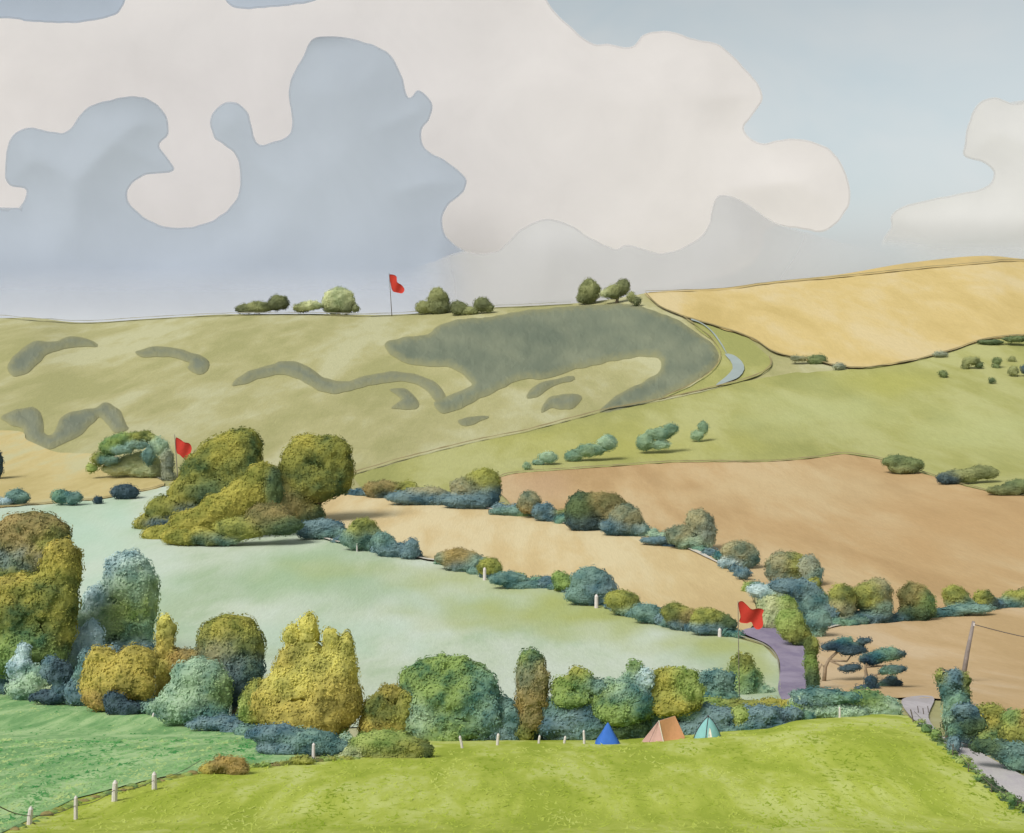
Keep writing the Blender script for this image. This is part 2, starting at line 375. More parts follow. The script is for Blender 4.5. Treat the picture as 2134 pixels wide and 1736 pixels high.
patch('meadow', [(-500,1900),(0,1742),(60,1712),(160,1668),(240,1648),(320,1628),(430,1608),(520,1598),(650,1590),(740,1583),(840,1572),(900,1545),(1000,1540),(1200,1539),(1300,1536),(1500,1521),(1600,1513),
      (1660,1498),(1750,1492),(1830,1485),(1890,1494),(1940,1535),(1990,1578),(2060,1640),(2134,1690),(2400,1880),(2600,1980),(-900,1980)], M['meadow'], 2, 14, False)
patch('lush_field', [(-500,1420),(0,1430),(100,1443),(200,1462),(300,1482),(400,1502),(480,1522),(560,1543),(640,1562),(640,1588),(520,1597),(430,1607),(320,1627),(160,1667),(0,1741),(-500,1898)], M['lush'], 3, 12, False)
patch('track', [(1880,1462),(1945,1457),(1935,1500),(1968,1540),(2010,1552),(2060,1582),(2134,1622),(2420,1780),(2420,1870),(2134,1676),(2050,1622),(1988,1570),(1940,1530),(1900,1500)], M['track'], 3, 8, True, .6)
ribbon('stream', [(1440,671),(1464,680),(1486,700),(1504,724),(1514,742)], 3.5, M['stream'], 4)
patch('stream', [(1510,742),(1528,744),(1546,758),(1551,774),(1540,790),(1520,799),(1492,807),(1514,788),(1527,772),(1522,756)], M['stream'], 3, 6, True, 0)
for pts, w, k in [
    ([(735,990),(830,962),(900,944),(1000,920),(1100,900),(1250,861),(1400,832),(1500,808),(1575,787),(1606,766),(1603,748)], 3.2, 'edge'),
    ([(1345,614),(1370,640),(1420,662),(1480,680),(1560,706),(1620,740),(1700,756),(1780,771),(1880,760),(1980,735),(2050,712),(2134,703),(2300,700)], 3, 'edge'),
    ([(1345,612),(1500,607),(1620,592),(1750,581),(1900,565),(2050,552),(2134,547),(2400,562)], 2.2, 'edge'),
    ([(1040,1000),(1075,989),(1250,977),(1400,967),(1600,965),(1700,957),(1760,949),(1840,961),(1900,981),(2030,1020),(2134,1036),(2400,1056)], 2.8, 'edge'),
    ([(1420,662),(1455,686),(1487,715),(1502,745),(1482,778),(1440,806),(1380,832)], 2.6, 'edge'),
    ([(-300,1072),(0,1060),(60,1056),(200,1044),(280,1030),(340,1016)], 2.4, 'edge'),
    ([(200,948),(245,958),(290,978),(335,1004)], 2.2, 'edge2'),
    ([(1530,1196),(1556,1222),(1572,1262)], 2.5, 'edge'),
    ([(1535,1329),(1590,1347),(1618,1375),(1625,1420),(1626,1452)], 2.6, 'edge2'),
    ([(0,663),(170,674),(330,665),(480,658),(640,657),(800,659),(1000,645),(1190,635)], 2.0, 'edge2')]:
    ribbon('field_edge_line', pts, w, M[k])  # thin ribbons stand in for drawn pencil outlines along the field edges
for pts, w in [([(735,1030),(800,1037),(900,1052),(1000,1063),(1090,1076),(1200,1100),(1330,1118),(1420,1143),(1500,1180)], 6),
               ([(650,1120),(750,1147),(860,1166),(930,1178)], 4), ([(1700,1318),(1720,1316),(1760,1306)], 4)]:
    ribbon('chalk_path', pts, w, M['chalk'], 5)
# ================================================================ GORSE AND SCRUB ON THE FAR HILL
HILLT = lin((178,176,130))/E_F
def gorse(label, poly, col='scrub', h=.7, group='grey gorse patches on the far hill'):
    pl = crspline(poly, 5); q, fs, B = triang(pl, 6, 3.0)
    e = edge_dist(q, B); A, Bc = (lin(c)/1.02 for c in PAL[col]); V = []; T = []
    cx, cy = np.mean(q, 0); o = P(cx, cy)
    for (x, y), ed in zip(q, e):
        d = dist(x, y); k = min(1, ed/9)
        V.append(P(x, y, d*0.0008*(.4 + .6*k) + h*math.sqrt(k)*(0.5 + 0.5*noise.noise((x/20, y/14, 2)) + .3*noise.noise((x/8, y/6, 3))), d) - o)
        t = min(1, max(0, .5 + .8*noise.noise((x/120, y/60, 4)) + .35*noise.noise((x/30, y/20, 8)))); c = A*(1-t)+Bc*t; g = min(1, max(0, ed/15 + .45*noise.noise((x/9, y/7, 6)))); T.append(HILLT*(1-g)*.8 + c*(g + .2*(1-g)))
    V = [tuple(v) for v in V]; T = list(T)
    fs = [f[::-1] if geometry.normal([Vector(V[i]) for i in f]).z < 0 else f for f in fs]
    return tag(mesh_obj('gorse_patch', V, fs, LEAF, loc=o, tint=np.array(T)), label, 'scrub', group)
gorse('largest dark grey-green gorse mass spreading below the hilltop trees, with a forked lower edge',
      [(800,720),(830,706),(885,698),(908,684),(940,670),(1010,662),(1100,648),(1200,638),(1300,634),(1345,642),(1400,662),(1450,692),(1488,722),(1497,746),(1480,775),(1440,800),(1390,826),(1330,846),
       (1270,861),(1250,858),(1272,834),(1312,810),(1352,790),(1375,774),(1378,756),(1360,744),(1320,746),(1250,759),(1180,776),(1130,791),(1085,792),(1020,822),(970,846),(930,862),(908,853),
       (906,836),(930,826),(968,812),(984,800),(968,785),(935,766),(880,763),(845,757),(820,742)], 'scrub', .9)
gorse('long wavy grey gorse band running across the middle of the hill', [(482,803),(510,778),(550,765),(600,752),(640,764),(680,788),(720,796),(770,782),(830,775),(880,784),(910,800),(928,826),(908,836),(890,815),(850,797),(800,799),(740,812),(700,821),(655,811),(620,790),(580,781),(540,790),(505,802)], 'grey')
gorse('slug-shaped grey gorse patch nearest the skyline beside the open grass slope', [(15,762),(40,732),(70,713),(110,712),(150,702),(195,711),(202,722),(175,723),(140,726),(102,737),(76,762),(50,782),(25,785)], 'grey')
gorse('grey gorse patch with a drooping dark end between the slug-shaped patch and the wavy band', [(283,733),(330,722),(380,730),(430,748),(433,772),(410,780),(390,767),(394,756),(350,744),(300,745)], 'grey')
gorse('small grey-green triangular gorse patch tucked under the wavy band', [(812,813),(845,812),(870,835),(866,852),(815,850),(836,832)], 'grey')
gorse('smallest thin grey gorse sliver low on the hill above the field edge', [(955,876),(1018,866),(1002,879),(970,888)], 'grey')
gorse('boot-shaped grey gorse patch below the big dark gorse mass', [(1128,860),(1135,838),(1155,825),(1190,820),(1212,828),(1197,850),(1172,855),(1150,849)], 'grey')
gorse('narrow slanting grey gorse strip just above the boot-shaped patch', [(1095,826),(1115,805),(1150,792),(1195,784),(1190,796),(1150,806),(1130,822),(1105,831)], 'grey')
gorse('W-shaped grey gorse strip above the yellow corn strip', [(3,868),(40,853),(68,847),(88,868),(92,902),(108,908),(126,872),(160,856),(200,849),(218,839),(246,853),(264,886),(266,896),(238,902),(222,884),(206,870),(192,886),(165,908),(125,928),(95,936),(58,922),(48,897),(22,886)], 'grey')
# ================================================================ TREES ON THE SKYLINE
G = 'trees and bushes along the skyline'
plant('bush', 'long low dark bush, first on the skyline from the grey cloud side', 'bush', (545,655), [(510,643,20,11,'skydark'),(540,640,26,13,'skytree'),(582,631,24,17,'skydark')], 3.2, G, parts=False)
plant('bush', 'small pale green bush between the long low bush and the round pale skyline tree', 'bush', (635,656), [(648,637,24,11,'pale'),(628,641,19,11,'skytree')], 3.2, G, parts=False)
plant('tree', 'round pale green tree with two dark bushes at its foot on the skyline', 'tree', (706,655), [(706,625,34,26,'pale'),(690,640,18,14,'skytree'),(722,638,16,16,'skydark'),(740,643,11,9,'skydark')], 3.2, G)
plant('tree', 'taller pointed green tree just beside the skyline flag', 'tree', (905,654), [(883,640,19,15,'skytree'),(913,622,21,23,'skytree'),(915,640,26,17,'skydark')], 3.2, G)
plant('bush', 'two-humped dark bush on the skyline between the pointed tree and the open ridge', 'bush', (985,655), [(955,642,20,16,'skydark'),(1004,635,19,16,'skydark'),(980,648,20,10,'skytree'),(1020,641,10,9,'skytree')], 3.2, G, parts=False)
plant('tree', 'round dark tree on the hilltop above the big gorse mass', 'tree', (1225,634), [(1212,622,13,11,'skytree'),(1229,606,23,25,'skytree'),(1226,618,18,14,'skydark')], 3.2, G)
plant('tree', 'leaning hilltop tree beside the yellow field corner', 'tree', (1285,632), [(1265,612,16,9,'pale'),(1280,608,20,16,'skytree'),(1298,598,15,18,'skydark')], 3.2, G)
plant('bush', 'small dark bush on the corner where the yellow field meets the hilltop', 'bush', (1324,640), [(1315,618,9,12,'skytree'),(1326,628,11,11,'skydark')], 3.2, G, parts=False)
# ================================================================ BUSHES ON THE SLOPES
G = 'bushes dotted over the green slope'
for lab, base, lb in [
    ('tiny round teal bush, lowest of the slanting line on the green slope', (1098,980), [(1098,971,10,9,'slopebush')]),
    ('small pale oval bush beside the tiny round one on the green slope', (1138,970), [(1142,953,22,13,'glauc'),(1122,964,14,8,'glauc')]),
    ('long teal bush in the middle of the slanting line on the green slope', (1225,962), [(1265,923,22,18,'glauc'),(1230,938,32,14,'slopebush'),(1195,950,20,13,'slopebush')]),
    ('broad dark teal bush, biggest of the slanting line on the green slope', (1365,946), [(1398,894,18,13,'slopebush'),(1372,905,28,14,'slopebush'),(1345,922,22,18,'slopebush'),(1375,926,22,12,'glauc')]),
    ('small upright teal bush at the upper end of the slanting line', (1455,922), [(1466,890,11,15,'slopebush'),(1452,908,15,12,'slopebush')]),
    ('dark low bush on the lower edge of the yellow field', (1690,758), [(1665,747,20,7,'greyolive'),(1702,750,22,12,'slopedark')]),
    ('tiny grey bush beside the dark low bush under the yellow field', (1748,772), [(1748,764,16,8,'grey')]),
    ('long flat bush below the far end of the yellow field', (2090,720), [(2065,713,28,6,'slopedark'),(2115,707,28,7,'slopedark')]),
    ('small grey bush on the curved edge of the yellow field', (1960,746), [(1960,738,16,7,'grey')]),
    ('round dark dot of a bush, lowest and apart, high on the green slope', (1965,788), [(1965,780,10,9,'slopedark')]),
    ('arched olive bush high on the green slope under the yellow field', (2025,770), [(2012,762,10,12,'skytree'),(2026,752,16,10,'skytree'),(2040,760,9,9,'slopedark')]),
    ('upright dark bush next to the arched olive bush', (2077,768), [(2078,752,10,9,'slopedark'),(2074,763,8,7,'slopedark')]),
    ('small olive bush, topmost of the dots on the green slope', (2107,755), [(2107,748,9,8,'skytree')]),
    ('tiny oval bush below the upright dark one on the green slope', (2067,801), [(2067,793,8,8,'slopedark')]),
    ('pair-shaped dark bush beside the topmost dot on the green slope', (2118,786), [(2112,774,13,11,'skytree'),(2134,770,11,11,'navy')]),
    ('dark mossy bush on the crest of the brown field', (1880,990), [(1870,962,32,14,'slopedark'),(1900,968,26,14,'slopedark'),(1880,976,30,12,'skytree')]),
    ('long two-tone bush with a dark end above the brown field', (2010,1010), [(2050,984,32,15,'skytree'),(2010,990,36,14,'skytree'),(1975,996,26,14,'navy')]),
    ('dark wedge of bush at the far end of the brown field edge', (2115,1034), [(2134,1012,40,15,'slopedark'),(2095,1022,42,11,'skytree')])]:
    plant('slope_bush', lab, 'bush', base, lb, 3.4, G, parts=False)
G = 'dark bushes along the yellow corn strip'
for lab, base, lb in [
    ('grey-green dark bush at the corn strip edge, beside the pale one', (38,1054), [(38,1036,26,17,'teal')]),
    ('pale grey-green bush at the near end of the corn strip', (0,1056), [(2,1046,24,11,'paleblue')]),
    ('bean-shaped teal bush in the middle of the corn strip edge', (140,1056), [(128,1034,22,16,'bluegreen'),(155,1038,20,15,'teal')]),
    ('smallest round navy bush on the corn strip edge', (204,1053), [(204,1042,11,11,'navy')]),
    ('large oval navy bush, darkest on the corn strip edge', (262,1042), [(262,1025,30,17,'navy')]),
    ('tall narrow dark bush cut by the picture edge above the corn strip', (-4,1000), [(-4,968,11,30,'navy')])]:
    plant('hedge_bush', lab, 'bush', base, lb, 4, G, parts=False)
plant('thicket', 'arched thicket of olive and teal scrub beside the middle red flag', 'thicket', (275,1000),
      [(285,968,46,24,'pale'),(245,978,40,16,'pale'),(305,984,36,14,'pale'),(190,975,14,11,'lime'),(206,957,20,16,'olive'),(230,932,26,20,'green'),(262,915,30,15,'green'),(298,910,28,14,'olive'),(332,930,20,20,'glauc'),(350,962,15,28,'grey'),(352,992,15,16,'grey'),
       (228,958,22,11,'teal'),(258,937,24,11,'teal'),(290,926,24,10,'teal'),(314,950,14,20,'teal')], 4, parts=False)
# ================================================================ HEDGEROW TREES
def row(items, leaf, group, cat='hedge bush', name='hedge_bush'):  # low blue and navy lobes carry the shade beneath bushes as leaf colour
    for lab, base, lb in items:
      lb = [(x, y-ry*.06, rx*1.14, ry*1.12, c) for x, y, rx, ry, c in lb]
      plant(name, lab, cat, base, lb, leaf, group, parts=False)
row([
    ('low olive bush starting the hedge above the sandy field', (810,1040), [(845,1019,26,14,'olive'),(795,1020,34,17,'brown'),(800,1031,30,9,'blue')]),
    ('low blue-grey bush strip between the olive and big grey bushes above the sandy field', (900,1054), [(890,1030,40,14,'greyolive'),(860,1037,50,13,'blue'),(920,1042,55,13,'blue')]),
    ('big grey-olive bush with a blue base at the corner of the brown field', (990,1062), [(1008,1003,32,23,'olive'),(970,1016,30,18,'greyolive'),(1010,1030,30,20,'blue'),(975,1044,50,16,'blue')]),
    ('low teal run of hedge at the foot of the brown field corner', (1070,1078), [(1060,1066,36,9,'teal'),(1090,1072,24,8,'green')]),
    ('small round brown bush at the near corner of the brown field', (1112,1084), [(1104,1046,21,22,'greyolive'),(1100,1056,18,14,'brown')]),
    ('small blue bush between the round brown bush and the dark domed one', (1140,1090), [(1134,1068,24,17,'blue'),(1155,1078,26,11,'blue'),(1175,1074,20,12,'olive')]),
    ('domed olive bush with a dark green side, in the hedge below the brown field', (1235,1108), [(1258,1058,44,28,'brown'),(1212,1064,30,34,'dkgreen'),(1280,1085,30,28,'greyolive'),(1218,1088,34,18,'navy'),(1245,1092,26,12,'blue')]),
    ('blue-green sloping bush beside the domed bush below the brown field', (1310,1120), [(1305,1080,30,26,'greyolive'),(1290,1098,36,18,'blue'),(1330,1106,24,15,'teal')]),
    ('thin trimmed dark run of hedge above the sandy field', (1410,1142), [(1375,1126,38,8,'blue'),(1420,1138,40,8,'navy'),(1462,1152,34,8,'blue')]),
    ('pale stepped grey-olive bush with a tall top beside the trimmed hedge run', (1450,1148), [(1455,1090,24,26,'greyolive'),(1420,1116,30,20,'greyolive'),(1470,1112,20,30,'grey'),(1440,1130,34,14,'glauc')]),
    ('round grey-olive bush on a pale base near the end of the upper hedge', (1540,1188), [(1540,1150,32,21,'greyolive'),(1560,1165,20,18,'teal'),(1525,1172,28,12,'paleblue')]),
    ('small dark blue bush at the corner of the sandy field', (1547,1212), [(1546,1196,15,11,'blue')])],
    4.2, 'hedge along the top of the sandy field')
row([
    ('dark blue low bush starting the hedge at the big tree group', (668,1126), [(672,1098,40,14,'blue'),(650,1110,30,12,'blue'),(700,1112,36,11,'teal')]),
    ('olive-topped teal bush next to the dark blue low bush', (760,1150), [(757,1108,29,25,'olive'),(740,1124,30,18,'teal'),(778,1126,28,20,'teal')]),
    ('sloping teal bush between the olive-topped bush and the round dark one', (812,1162), [(800,1130,22,18,'teal'),(818,1146,34,14,'blue')]),
    ('round dark teal bush standing at the end before the hedge gap', (856,1168), [(858,1142,16,18,'blue'),(850,1154,16,12,'blue')]),
    ('olive-brown mottled bush just beyond the hedge gap', (960,1192), [(955,1165,38,18,'ochre'),(930,1163,20,11,'teal'),(985,1176,34,18,'teal'),(960,1180,28,12,'blue')]),
    ('small olive bush beside the white post in the middle hedge', (1026,1206), [(1018,1182,22,18,'olive'),(1030,1190,12,14,'green')]),
    ('smooth low teal run of hedge under the sandy field', (1085,1228), [(1060,1208,36,14,'teal'),(1100,1220,40,10,'teal'),(1140,1226,28,9,'blue')]),
    ('small pointed olive bush beside the big blue-green bush', (1172,1236), [(1166,1206,15,17,'green'),(1178,1218,20,16,'green')]),
    ('biggest blue-green bush in the hedge below the sandy field', (1235,1262), [(1230,1212,36,26,'teal'),(1245,1232,38,30,'blue'),(1215,1240,34,18,'teal')]),
    ('sloping olive bush behind the second white post', (1300,1285), [(1295,1252,32,20,'olive'),(1312,1270,30,15,'teal')]),
    ('low teal bush between two olive ones in the lower hedge', (1358,1302), [(1345,1278,28,18,'teal'),(1375,1285,26,16,'teal')]),
    ('rounded olive-brown bush over a dark foot in the lower hedge', (1420,1315), [(1405,1276,26,18,'olive'),(1432,1286,30,17,'brown'),(1418,1300,24,14,'blue')]),
    ('last olive bush with a dark foot beside the nearest red flag', (1490,1326), [(1475,1288,32,18,'olive'),(1508,1302,24,18,'dkgreen'),(1475,1308,36,12,'blue')])],
    4.2, 'hedge between the sandy field and the pale pasture')
row([
    ('pale olive round tree-like bush at the head of the lane junction', (1640,1220), [(1628,1184,30,30,'greyolive'),(1655,1180,24,26,'olive'),(1640,1205,34,16,'grey')]),
    ('grey and blue bush leaning beside the round one at the junction', (1690,1222), [(1682,1182,22,24,'grey'),(1692,1200,20,22,'teal')]),
    ('pale grey-green low scrub at the corner of the sandy field and lane', (1600,1262), [(1590,1232,30,14,'paleblue'),(1615,1240,26,16,'glauc'),(1605,1258,24,16,'pale')]),
    ('dark blue arching hedge running down to the lane junction', (1690,1300), [(1640,1222,34,14,'blue'),(1672,1232,30,22,'blue'),(1695,1258,32,26,'teal'),(1715,1280,34,24,'blue')]),
    ('olive strip of bush on the brown field side of the junction', (1706,1262), [(1696,1228,15,22,'olive'),(1706,1246,16,14,'lime')]),
    ('pale olive bush behind the nearest red flag', (1600,1312), [(1605,1268,26,22,'pale'),(1636,1264,20,20,'lime'),(1612,1292,34,20,'pale')]),
    ('rounded lime-green bush at the bend of the purple lane', (1652,1350), [(1646,1300,27,28,'lime'),(1660,1320,26,20,'olive'),(1674,1338,18,14,'dkgreen')]),
    ('tall narrow green hedge along the far side of the purple lane', (1692,1440), [(1692,1350,15,20,'olive'),(1690,1382,14,24,'lime'),(1692,1415,14,28,'dkgreen')]),
    ('dark teal hedge end where the lane hedge meets the tan field', (1706,1330), [(1705,1295,24,22,'teal'),(1702,1318,14,18,'glauc')])],
    4.6, 'bushes around the lane junction')
row([
    ('two-humped pale olive bush, first in the hedge above the tan field', (1760,1302), [(1755,1245,26,24,'olive'),(1745,1268,32,20,'greyolive'),(1758,1290,46,11,'teal')]),
    ('tall olive bush with a dark teal foot above the tan field', (1815,1300), [(1832,1234,26,24,'greyolive'),(1808,1246,32,28,'olive'),(1828,1268,30,18,'teal'),(1800,1284,44,13,'blue')]),
    ('brown-olive bush on a dark base in the hedge above the tan field', (1908,1296), [(1902,1244,28,26,'brown'),(1920,1256,26,24,'green'),(1908,1276,34,18,'dkgreen'),(1880,1286,26,9,'blue')]),
    ('long low teal run of hedge above the tan field', (1975,1288), [(1960,1278,44,9,'teal'),(2020,1268,44,9,'teal')]),
    ('pale round olive bush on the teal run of hedge', (1988,1276), [(1990,1243,24,20,'olive'),(2000,1258,26,14,'glauc')]),
    ('small dark-footed olive bush near the telegraph pole top', (2056,1274), [(2048,1250,20,18,'olive'),(2064,1258,15,15,'navy')]),
    ('last olive and teal stretch of the hedge above the tan field', (2120,1268), [(2130,1244,34,14,'olive'),(2100,1258,34,12,'teal'),(2150,1254,30,12,'teal')])],
    4.4, 'hedge between the brown field and the tan field')
# ================================================================ THE BIG TREE GROUP
G = 'big dark olive trees in the middle distance'  # oaklit lobes colour in the lit sides, dkgreen and navy the shaded ones
plant('tree', 'tall pointed olive tree with a slanting side beside the middle red flag', 'tree', (440,1105),
      [(505,930,40,38,'oak'),(470,950,56,46,'oaklit'),(425,985,52,46,'oak'),(500,985,50,48,'oak'),(392,1028,44,36,'oaklit'),(350,1062,44,30,'oak'),(312,1092,32,22,'oaklit'),(445,1022,56,26,'dkgreen'),(400,1062,40,20,'navy'),(365,1088,56,15,'navy')], 5.2, G, tr=6)
plant('tree', 'square-topped dark olive tree at the sandy field side of the group', 'tree', (665,1090),
      [(640,945,48,40,'oaklit'),(690,950,44,44,'oak'),(705,990,32,42,'oak'),(620,985,44,44,'oak'),(655,1010,56,40,'oak'),(610,1050,48,44,'brown'),(640,1072,40,30,'dkgreen')], 5.2, G, tr=6)
plant('tree', 'bright yellow-olive tree in front of the gap between the two dark ones', 'tree', (500,1125),
      [(545,995,34,34,'oaklit'),(520,1030,52,38,'oaklit'),(470,1060,56,36,'oaklit'),(410,1085,56,26,'oaklit'),(572,1020,20,46,'dkgreen'),(350,1112,52,22,'oaklit')], 5.2, G, tr=5)
plant('bush', 'low brownish bush along the foot of the big tree group', 'bush', (490,1140),
      [(560,1078,50,32,'brown'),(500,1100,58,24,'olive'),(400,1118,64,20,'oaklit'),(450,1124,50,14,'teal'),(590,1095,46,20,'dkgreen')], 5.2, G, parts=False)
# ================================================================ TREES BELOW THE PALE PASTURE
G = 'trees and shrubs along the meadow edge'
def fg(name, lab, cat, base, lb, leaf=6.5, tree=True, tr=5):
    if 760 < base[0] < 1900: base = (base[0], min(base[1], brow_row(base[0]) - 6))
    lb = [(x, y, rx*1.1, ry*1.03, c) for x, y, rx, ry, c in lb]
    plant(name, lab, cat, base, lb, leaf, G, part=('crown', 'trunk') if tree else ('foliage', 'stem'), tr=tr if tree else 2)
fg('tree', 'brown-olive dome-headed tree at the picture edge behind the tall gold-olive one', 'tree', (50,1380),
   [(60,1112,72,42,'brown'),(15,1135,44,40,'brown'),(100,1130,40,34,'olive'),(30,1165,60,30,'blue'),(85,1160,40,30,'brown'),(20,1210,60,50,'oak'),(60,1270,60,60,'oak')], 7, tr=8)  # blue lobe is the shade beneath the dome, put into leaf colour
fg('tree', 'tall gold-olive tree, biggest at the picture edge', 'tree', (70,1452),
   [(122,1165,34,40,'gold'),(122,1200,40,50,'oaklit'),(60,1235,66,40,'oaklit'),(10,1235,46,36,'gold'),(112,1255,50,56,'oak'),(30,1290,66,50,'oak'),(126,1300,34,46,'oaklit'),(60,1345,74,46,'green'),(112,1350,34,42,'dkgreen'),(20,1350,50,44,'green')], 7, tr=8)
fg('tree', 'rounded blue-green tree with lilac-grey patches beside the tallest olive tree', 'tree', (250,1440),
   [(258,1190,40,38,'paleblue'),(272,1222,50,56,'glauc'),(284,1268,38,58,'lime'),(205,1262,34,44,'paleblue'),(240,1290,52,40,'lime'),(200,1310,48,50,'glauc'),(285,1310,36,32,'bluegreen'),(255,1345,68,22,'blue')], 7, tr=6)
fg('shrub', 'pale blue-grey upright shrub between the olive tree and the blue-green tree', 'shrub', (155,1450),
   [(190,1330,22,40,'paleblue'),(155,1350,30,44,'paleblue'),(150,1400,34,40,'glauc'),(195,1395,30,36,'bluegreen')], 6.5, False)
fg('shrub', 'palest spiky shrub at the edge of the lush green field', 'shrub', (75,1462),
   [(48,1362,14,24,'paleblue'),(42,1392,26,28,'paleblue'),(85,1412,40,28,'glauc'),(60,1436,40,24,'glauc'),(115,1436,34,20,'pale')], 6.5, False)
fg('shrub', 'dark blue shrub at the picture edge above the lush green field', 'shrub', (8,1450), [(0,1380,30,40,'blue'),(15,1420,36,26,'blue')], 6.5, False)
fg('shrub', 'dark blue shrub painting the shade below the pale blue-grey shrub', 'shrub', (125,1472), [(104,1392,20,26,'blue'),(124,1404,26,30,'navy'),(138,1432,26,22,'blue'),(108,1450,42,15,'navy')], 6.5, False)  # dark band of shade, built as a blue and navy shrub
fg('shrub', 'dark teal shrub hugging the side of the gold bush', 'shrub', (190,1474), [(220,1368,44,22,'blue'),(186,1400,26,36,'teal'),(170,1440,30,30,'blue')], 6.5, False)
fg('bush', 'two-lobed gold bush on the brow of the lush green field', 'bush', (245,1485),
   [(212,1385,34,36,'gold'),(285,1375,40,30,'gold'),(200,1420,28,40,'gold'),(255,1415,56,40,'gold'),(290,1420,34,36,'gold'),(222,1452,40,28,'ochre')], 7, False)
fg('bush', 'small navy bush at the foot of the gold bush', 'bush', (258,1492), [(238,1458,22,18,'navy'),(258,1474,36,16,'navy')], 6, False)
fg('tree', 'narrow yellow column-like tree rising behind the gold bush', 'tree', (345,1475), [(344,1312,19,28,'yellow'),(345,1350,20,34,'gold'),(343,1395,19,34,'yellow'),(375,1380,26,32,'ochre'),(345,1430,16,30,'gold')], 6.5, tr=4)
fg('tree', 'round olive tree with a dark blue-green lower half beside the yellow spires', 'tree', (490,1500),
   [(478,1318,54,34,'oaklit'),(440,1345,30,40,'oak'),(510,1345,40,38,'olive'),(470,1360,50,36,'greyolive'),(405,1372,36,22,'ochre'),(505,1390,42,34,'blue'),(500,1430,36,40,'navy'),(525,1400,26,40,'dkgreen')], 6.5, tr=6)  # blue, navy and dkgreen lower lobes paint the shade under the crown
fg('bush', 'round grey-green bush in front of the dark half of the olive tree', 'bush', (410,1515),
   [(412,1410,52,38,'glauc'),(440,1440,44,38,'green'),(395,1455,58,38,'glauc'),(362,1475,38,28,'glauc'),(425,1480,52,26,'bluegreen')], 7, False)
fg('bush', 'small dark blue bush between the gold bush and the grey-green bush', 'bush', (355,1470), [(352,1412,22,22,'blue'),(338,1440,22,18,'navy')], 6, False)
fg('bush', 'dark blue foliage painting the shade under the grey-green bush', 'bush', (470,1528), [(470,1506,48,16,'blue'),(520,1512,40,18,'navy'),(420,1508,30,12,'blue')], 6, False)  # shade at the bush foot, coloured in with blue and navy lobes
fg('tree', 'bright yellow tree with several upright spires', 'tree', (640,1545),
   [(606,1336,18,36,'yellow'),(640,1320,21,40,'yellow'),(688,1350,20,40,'yellow'),(722,1362,17,46,'yellow'),(640,1380,40,44,'yellow'),(608,1390,34,42,'gold'),(702,1398,40,46,'yellow'),(665,1415,50,44,'yellow'),(610,1432,56,44,'yellow'),(690,1444,56,48,'gold'),(725,1465,32,42,'gold'),(572,1460,38,40,'gold'),(640,1485,74,42,'gold')], 7, tr=6)
fg('bush', 'olive bush with a round head at the foot of the yellow spires', 'bush', (545,1530), [(540,1450,34,32,'olive'),(560,1485,34,26,'oaklit'),(520,1480,24,30,'lime')], 6, False)
fg('bush', 'bright olive twin bush standing in front of the yellow spires', 'bush', (680,1545), [(655,1485,20,24,'oak'),(695,1495,32,22,'lime'),(670,1518,52,18,'lime'),(610,1512,14,18,'lime')], 6, False)
fg('bush', 'slate-blue low bush below the yellow spires', 'bush', (600,1575), [(570,1530,50,20,'blue'),(640,1540,60,20,'teal'),(600,1556,60,16,'blue'),(690,1556,46,15,'teal')], 6, False)
fg('bush', 'olive bush of round clumps between the yellow spires and the big domed tree', 'bush', (805,1545), [(812,1450,26,26,'gold'),(845,1468,22,28,'olive'),(790,1478,34,34,'oak'),(830,1495,28,26,'olive'),(790,1510,40,22,'gold')], 6.5, False)
fg('tree', 'big domed green tree on the meadow edge', 'tree', (930,1560),
   [(925,1405,62,34,'green'),(885,1425,52,36,'green'),(970,1415,46,36,'green'),(870,1455,36,22,'blue'),(1005,1440,36,44,'bluegreen'),(930,1455,64,44,'green'),(985,1480,44,44,'bluegreen'),(890,1495,46,40,'glauc'),(930,1515,64,36,'green'),(1020,1490,30,40,'teal')], 7, tr=6)
fg('shrub', 'blue-grey cloudy shrub at the foot of the big domed tree', 'shrub', (985,1562), [(1040,1480,36,28,'teal'),(1020,1505,40,24,'paleblue'),(960,1520,40,24,'glauc'),(905,1530,40,22,'teal'),(1000,1535,46,22,'teal'),(950,1545,44,14,'blue')], 6, False)
fg('shrub', 'small blue shrub between the domed tree and the poplar', 'shrub', (1055,1558), [(1062,1500,28,28,'teal'),(1045,1530,34,22,'blue'),(1072,1535,22,18,'glauc')], 6, False)
fg('poplar_tree', 'tall narrow brown-green poplar standing up from the hedge', 'tree', (1108,1550),
   [(1107,1382,24,32,'green'),(1108,1412,30,42,'greyolive'),(1122,1420,18,44,'brown'),(1108,1450,30,36,'brown'),(1090,1462,16,18,'ochre'),(1130,1462,16,18,'ochre'),(1110,1490,24,30,'brown'),(1092,1525,18,22,'olive')], 6.5, tr=4)
fg('tree', 'peaked olive-green tree just beyond the poplar', 'tree', (1200,1550), [(1206,1412,22,20,'olive'),(1180,1432,30,22,'lime'),(1215,1430,28,26,'green'),(1240,1432,26,18,'teal'),(1190,1455,40,22,'green')], 6.5, tr=4)
fg('shrub', 'broad blue-teal shrub below the peaked olive-green tree', 'shrub', (1180,1552), [(1205,1462,36,26,'blue'),(1160,1478,40,24,'teal'),(1205,1492,50,28,'blue'),(1160,1510,46,26,'blue'),(1225,1515,40,26,'teal'),(1195,1535,40,14,'dkgreen')], 6.5, False)
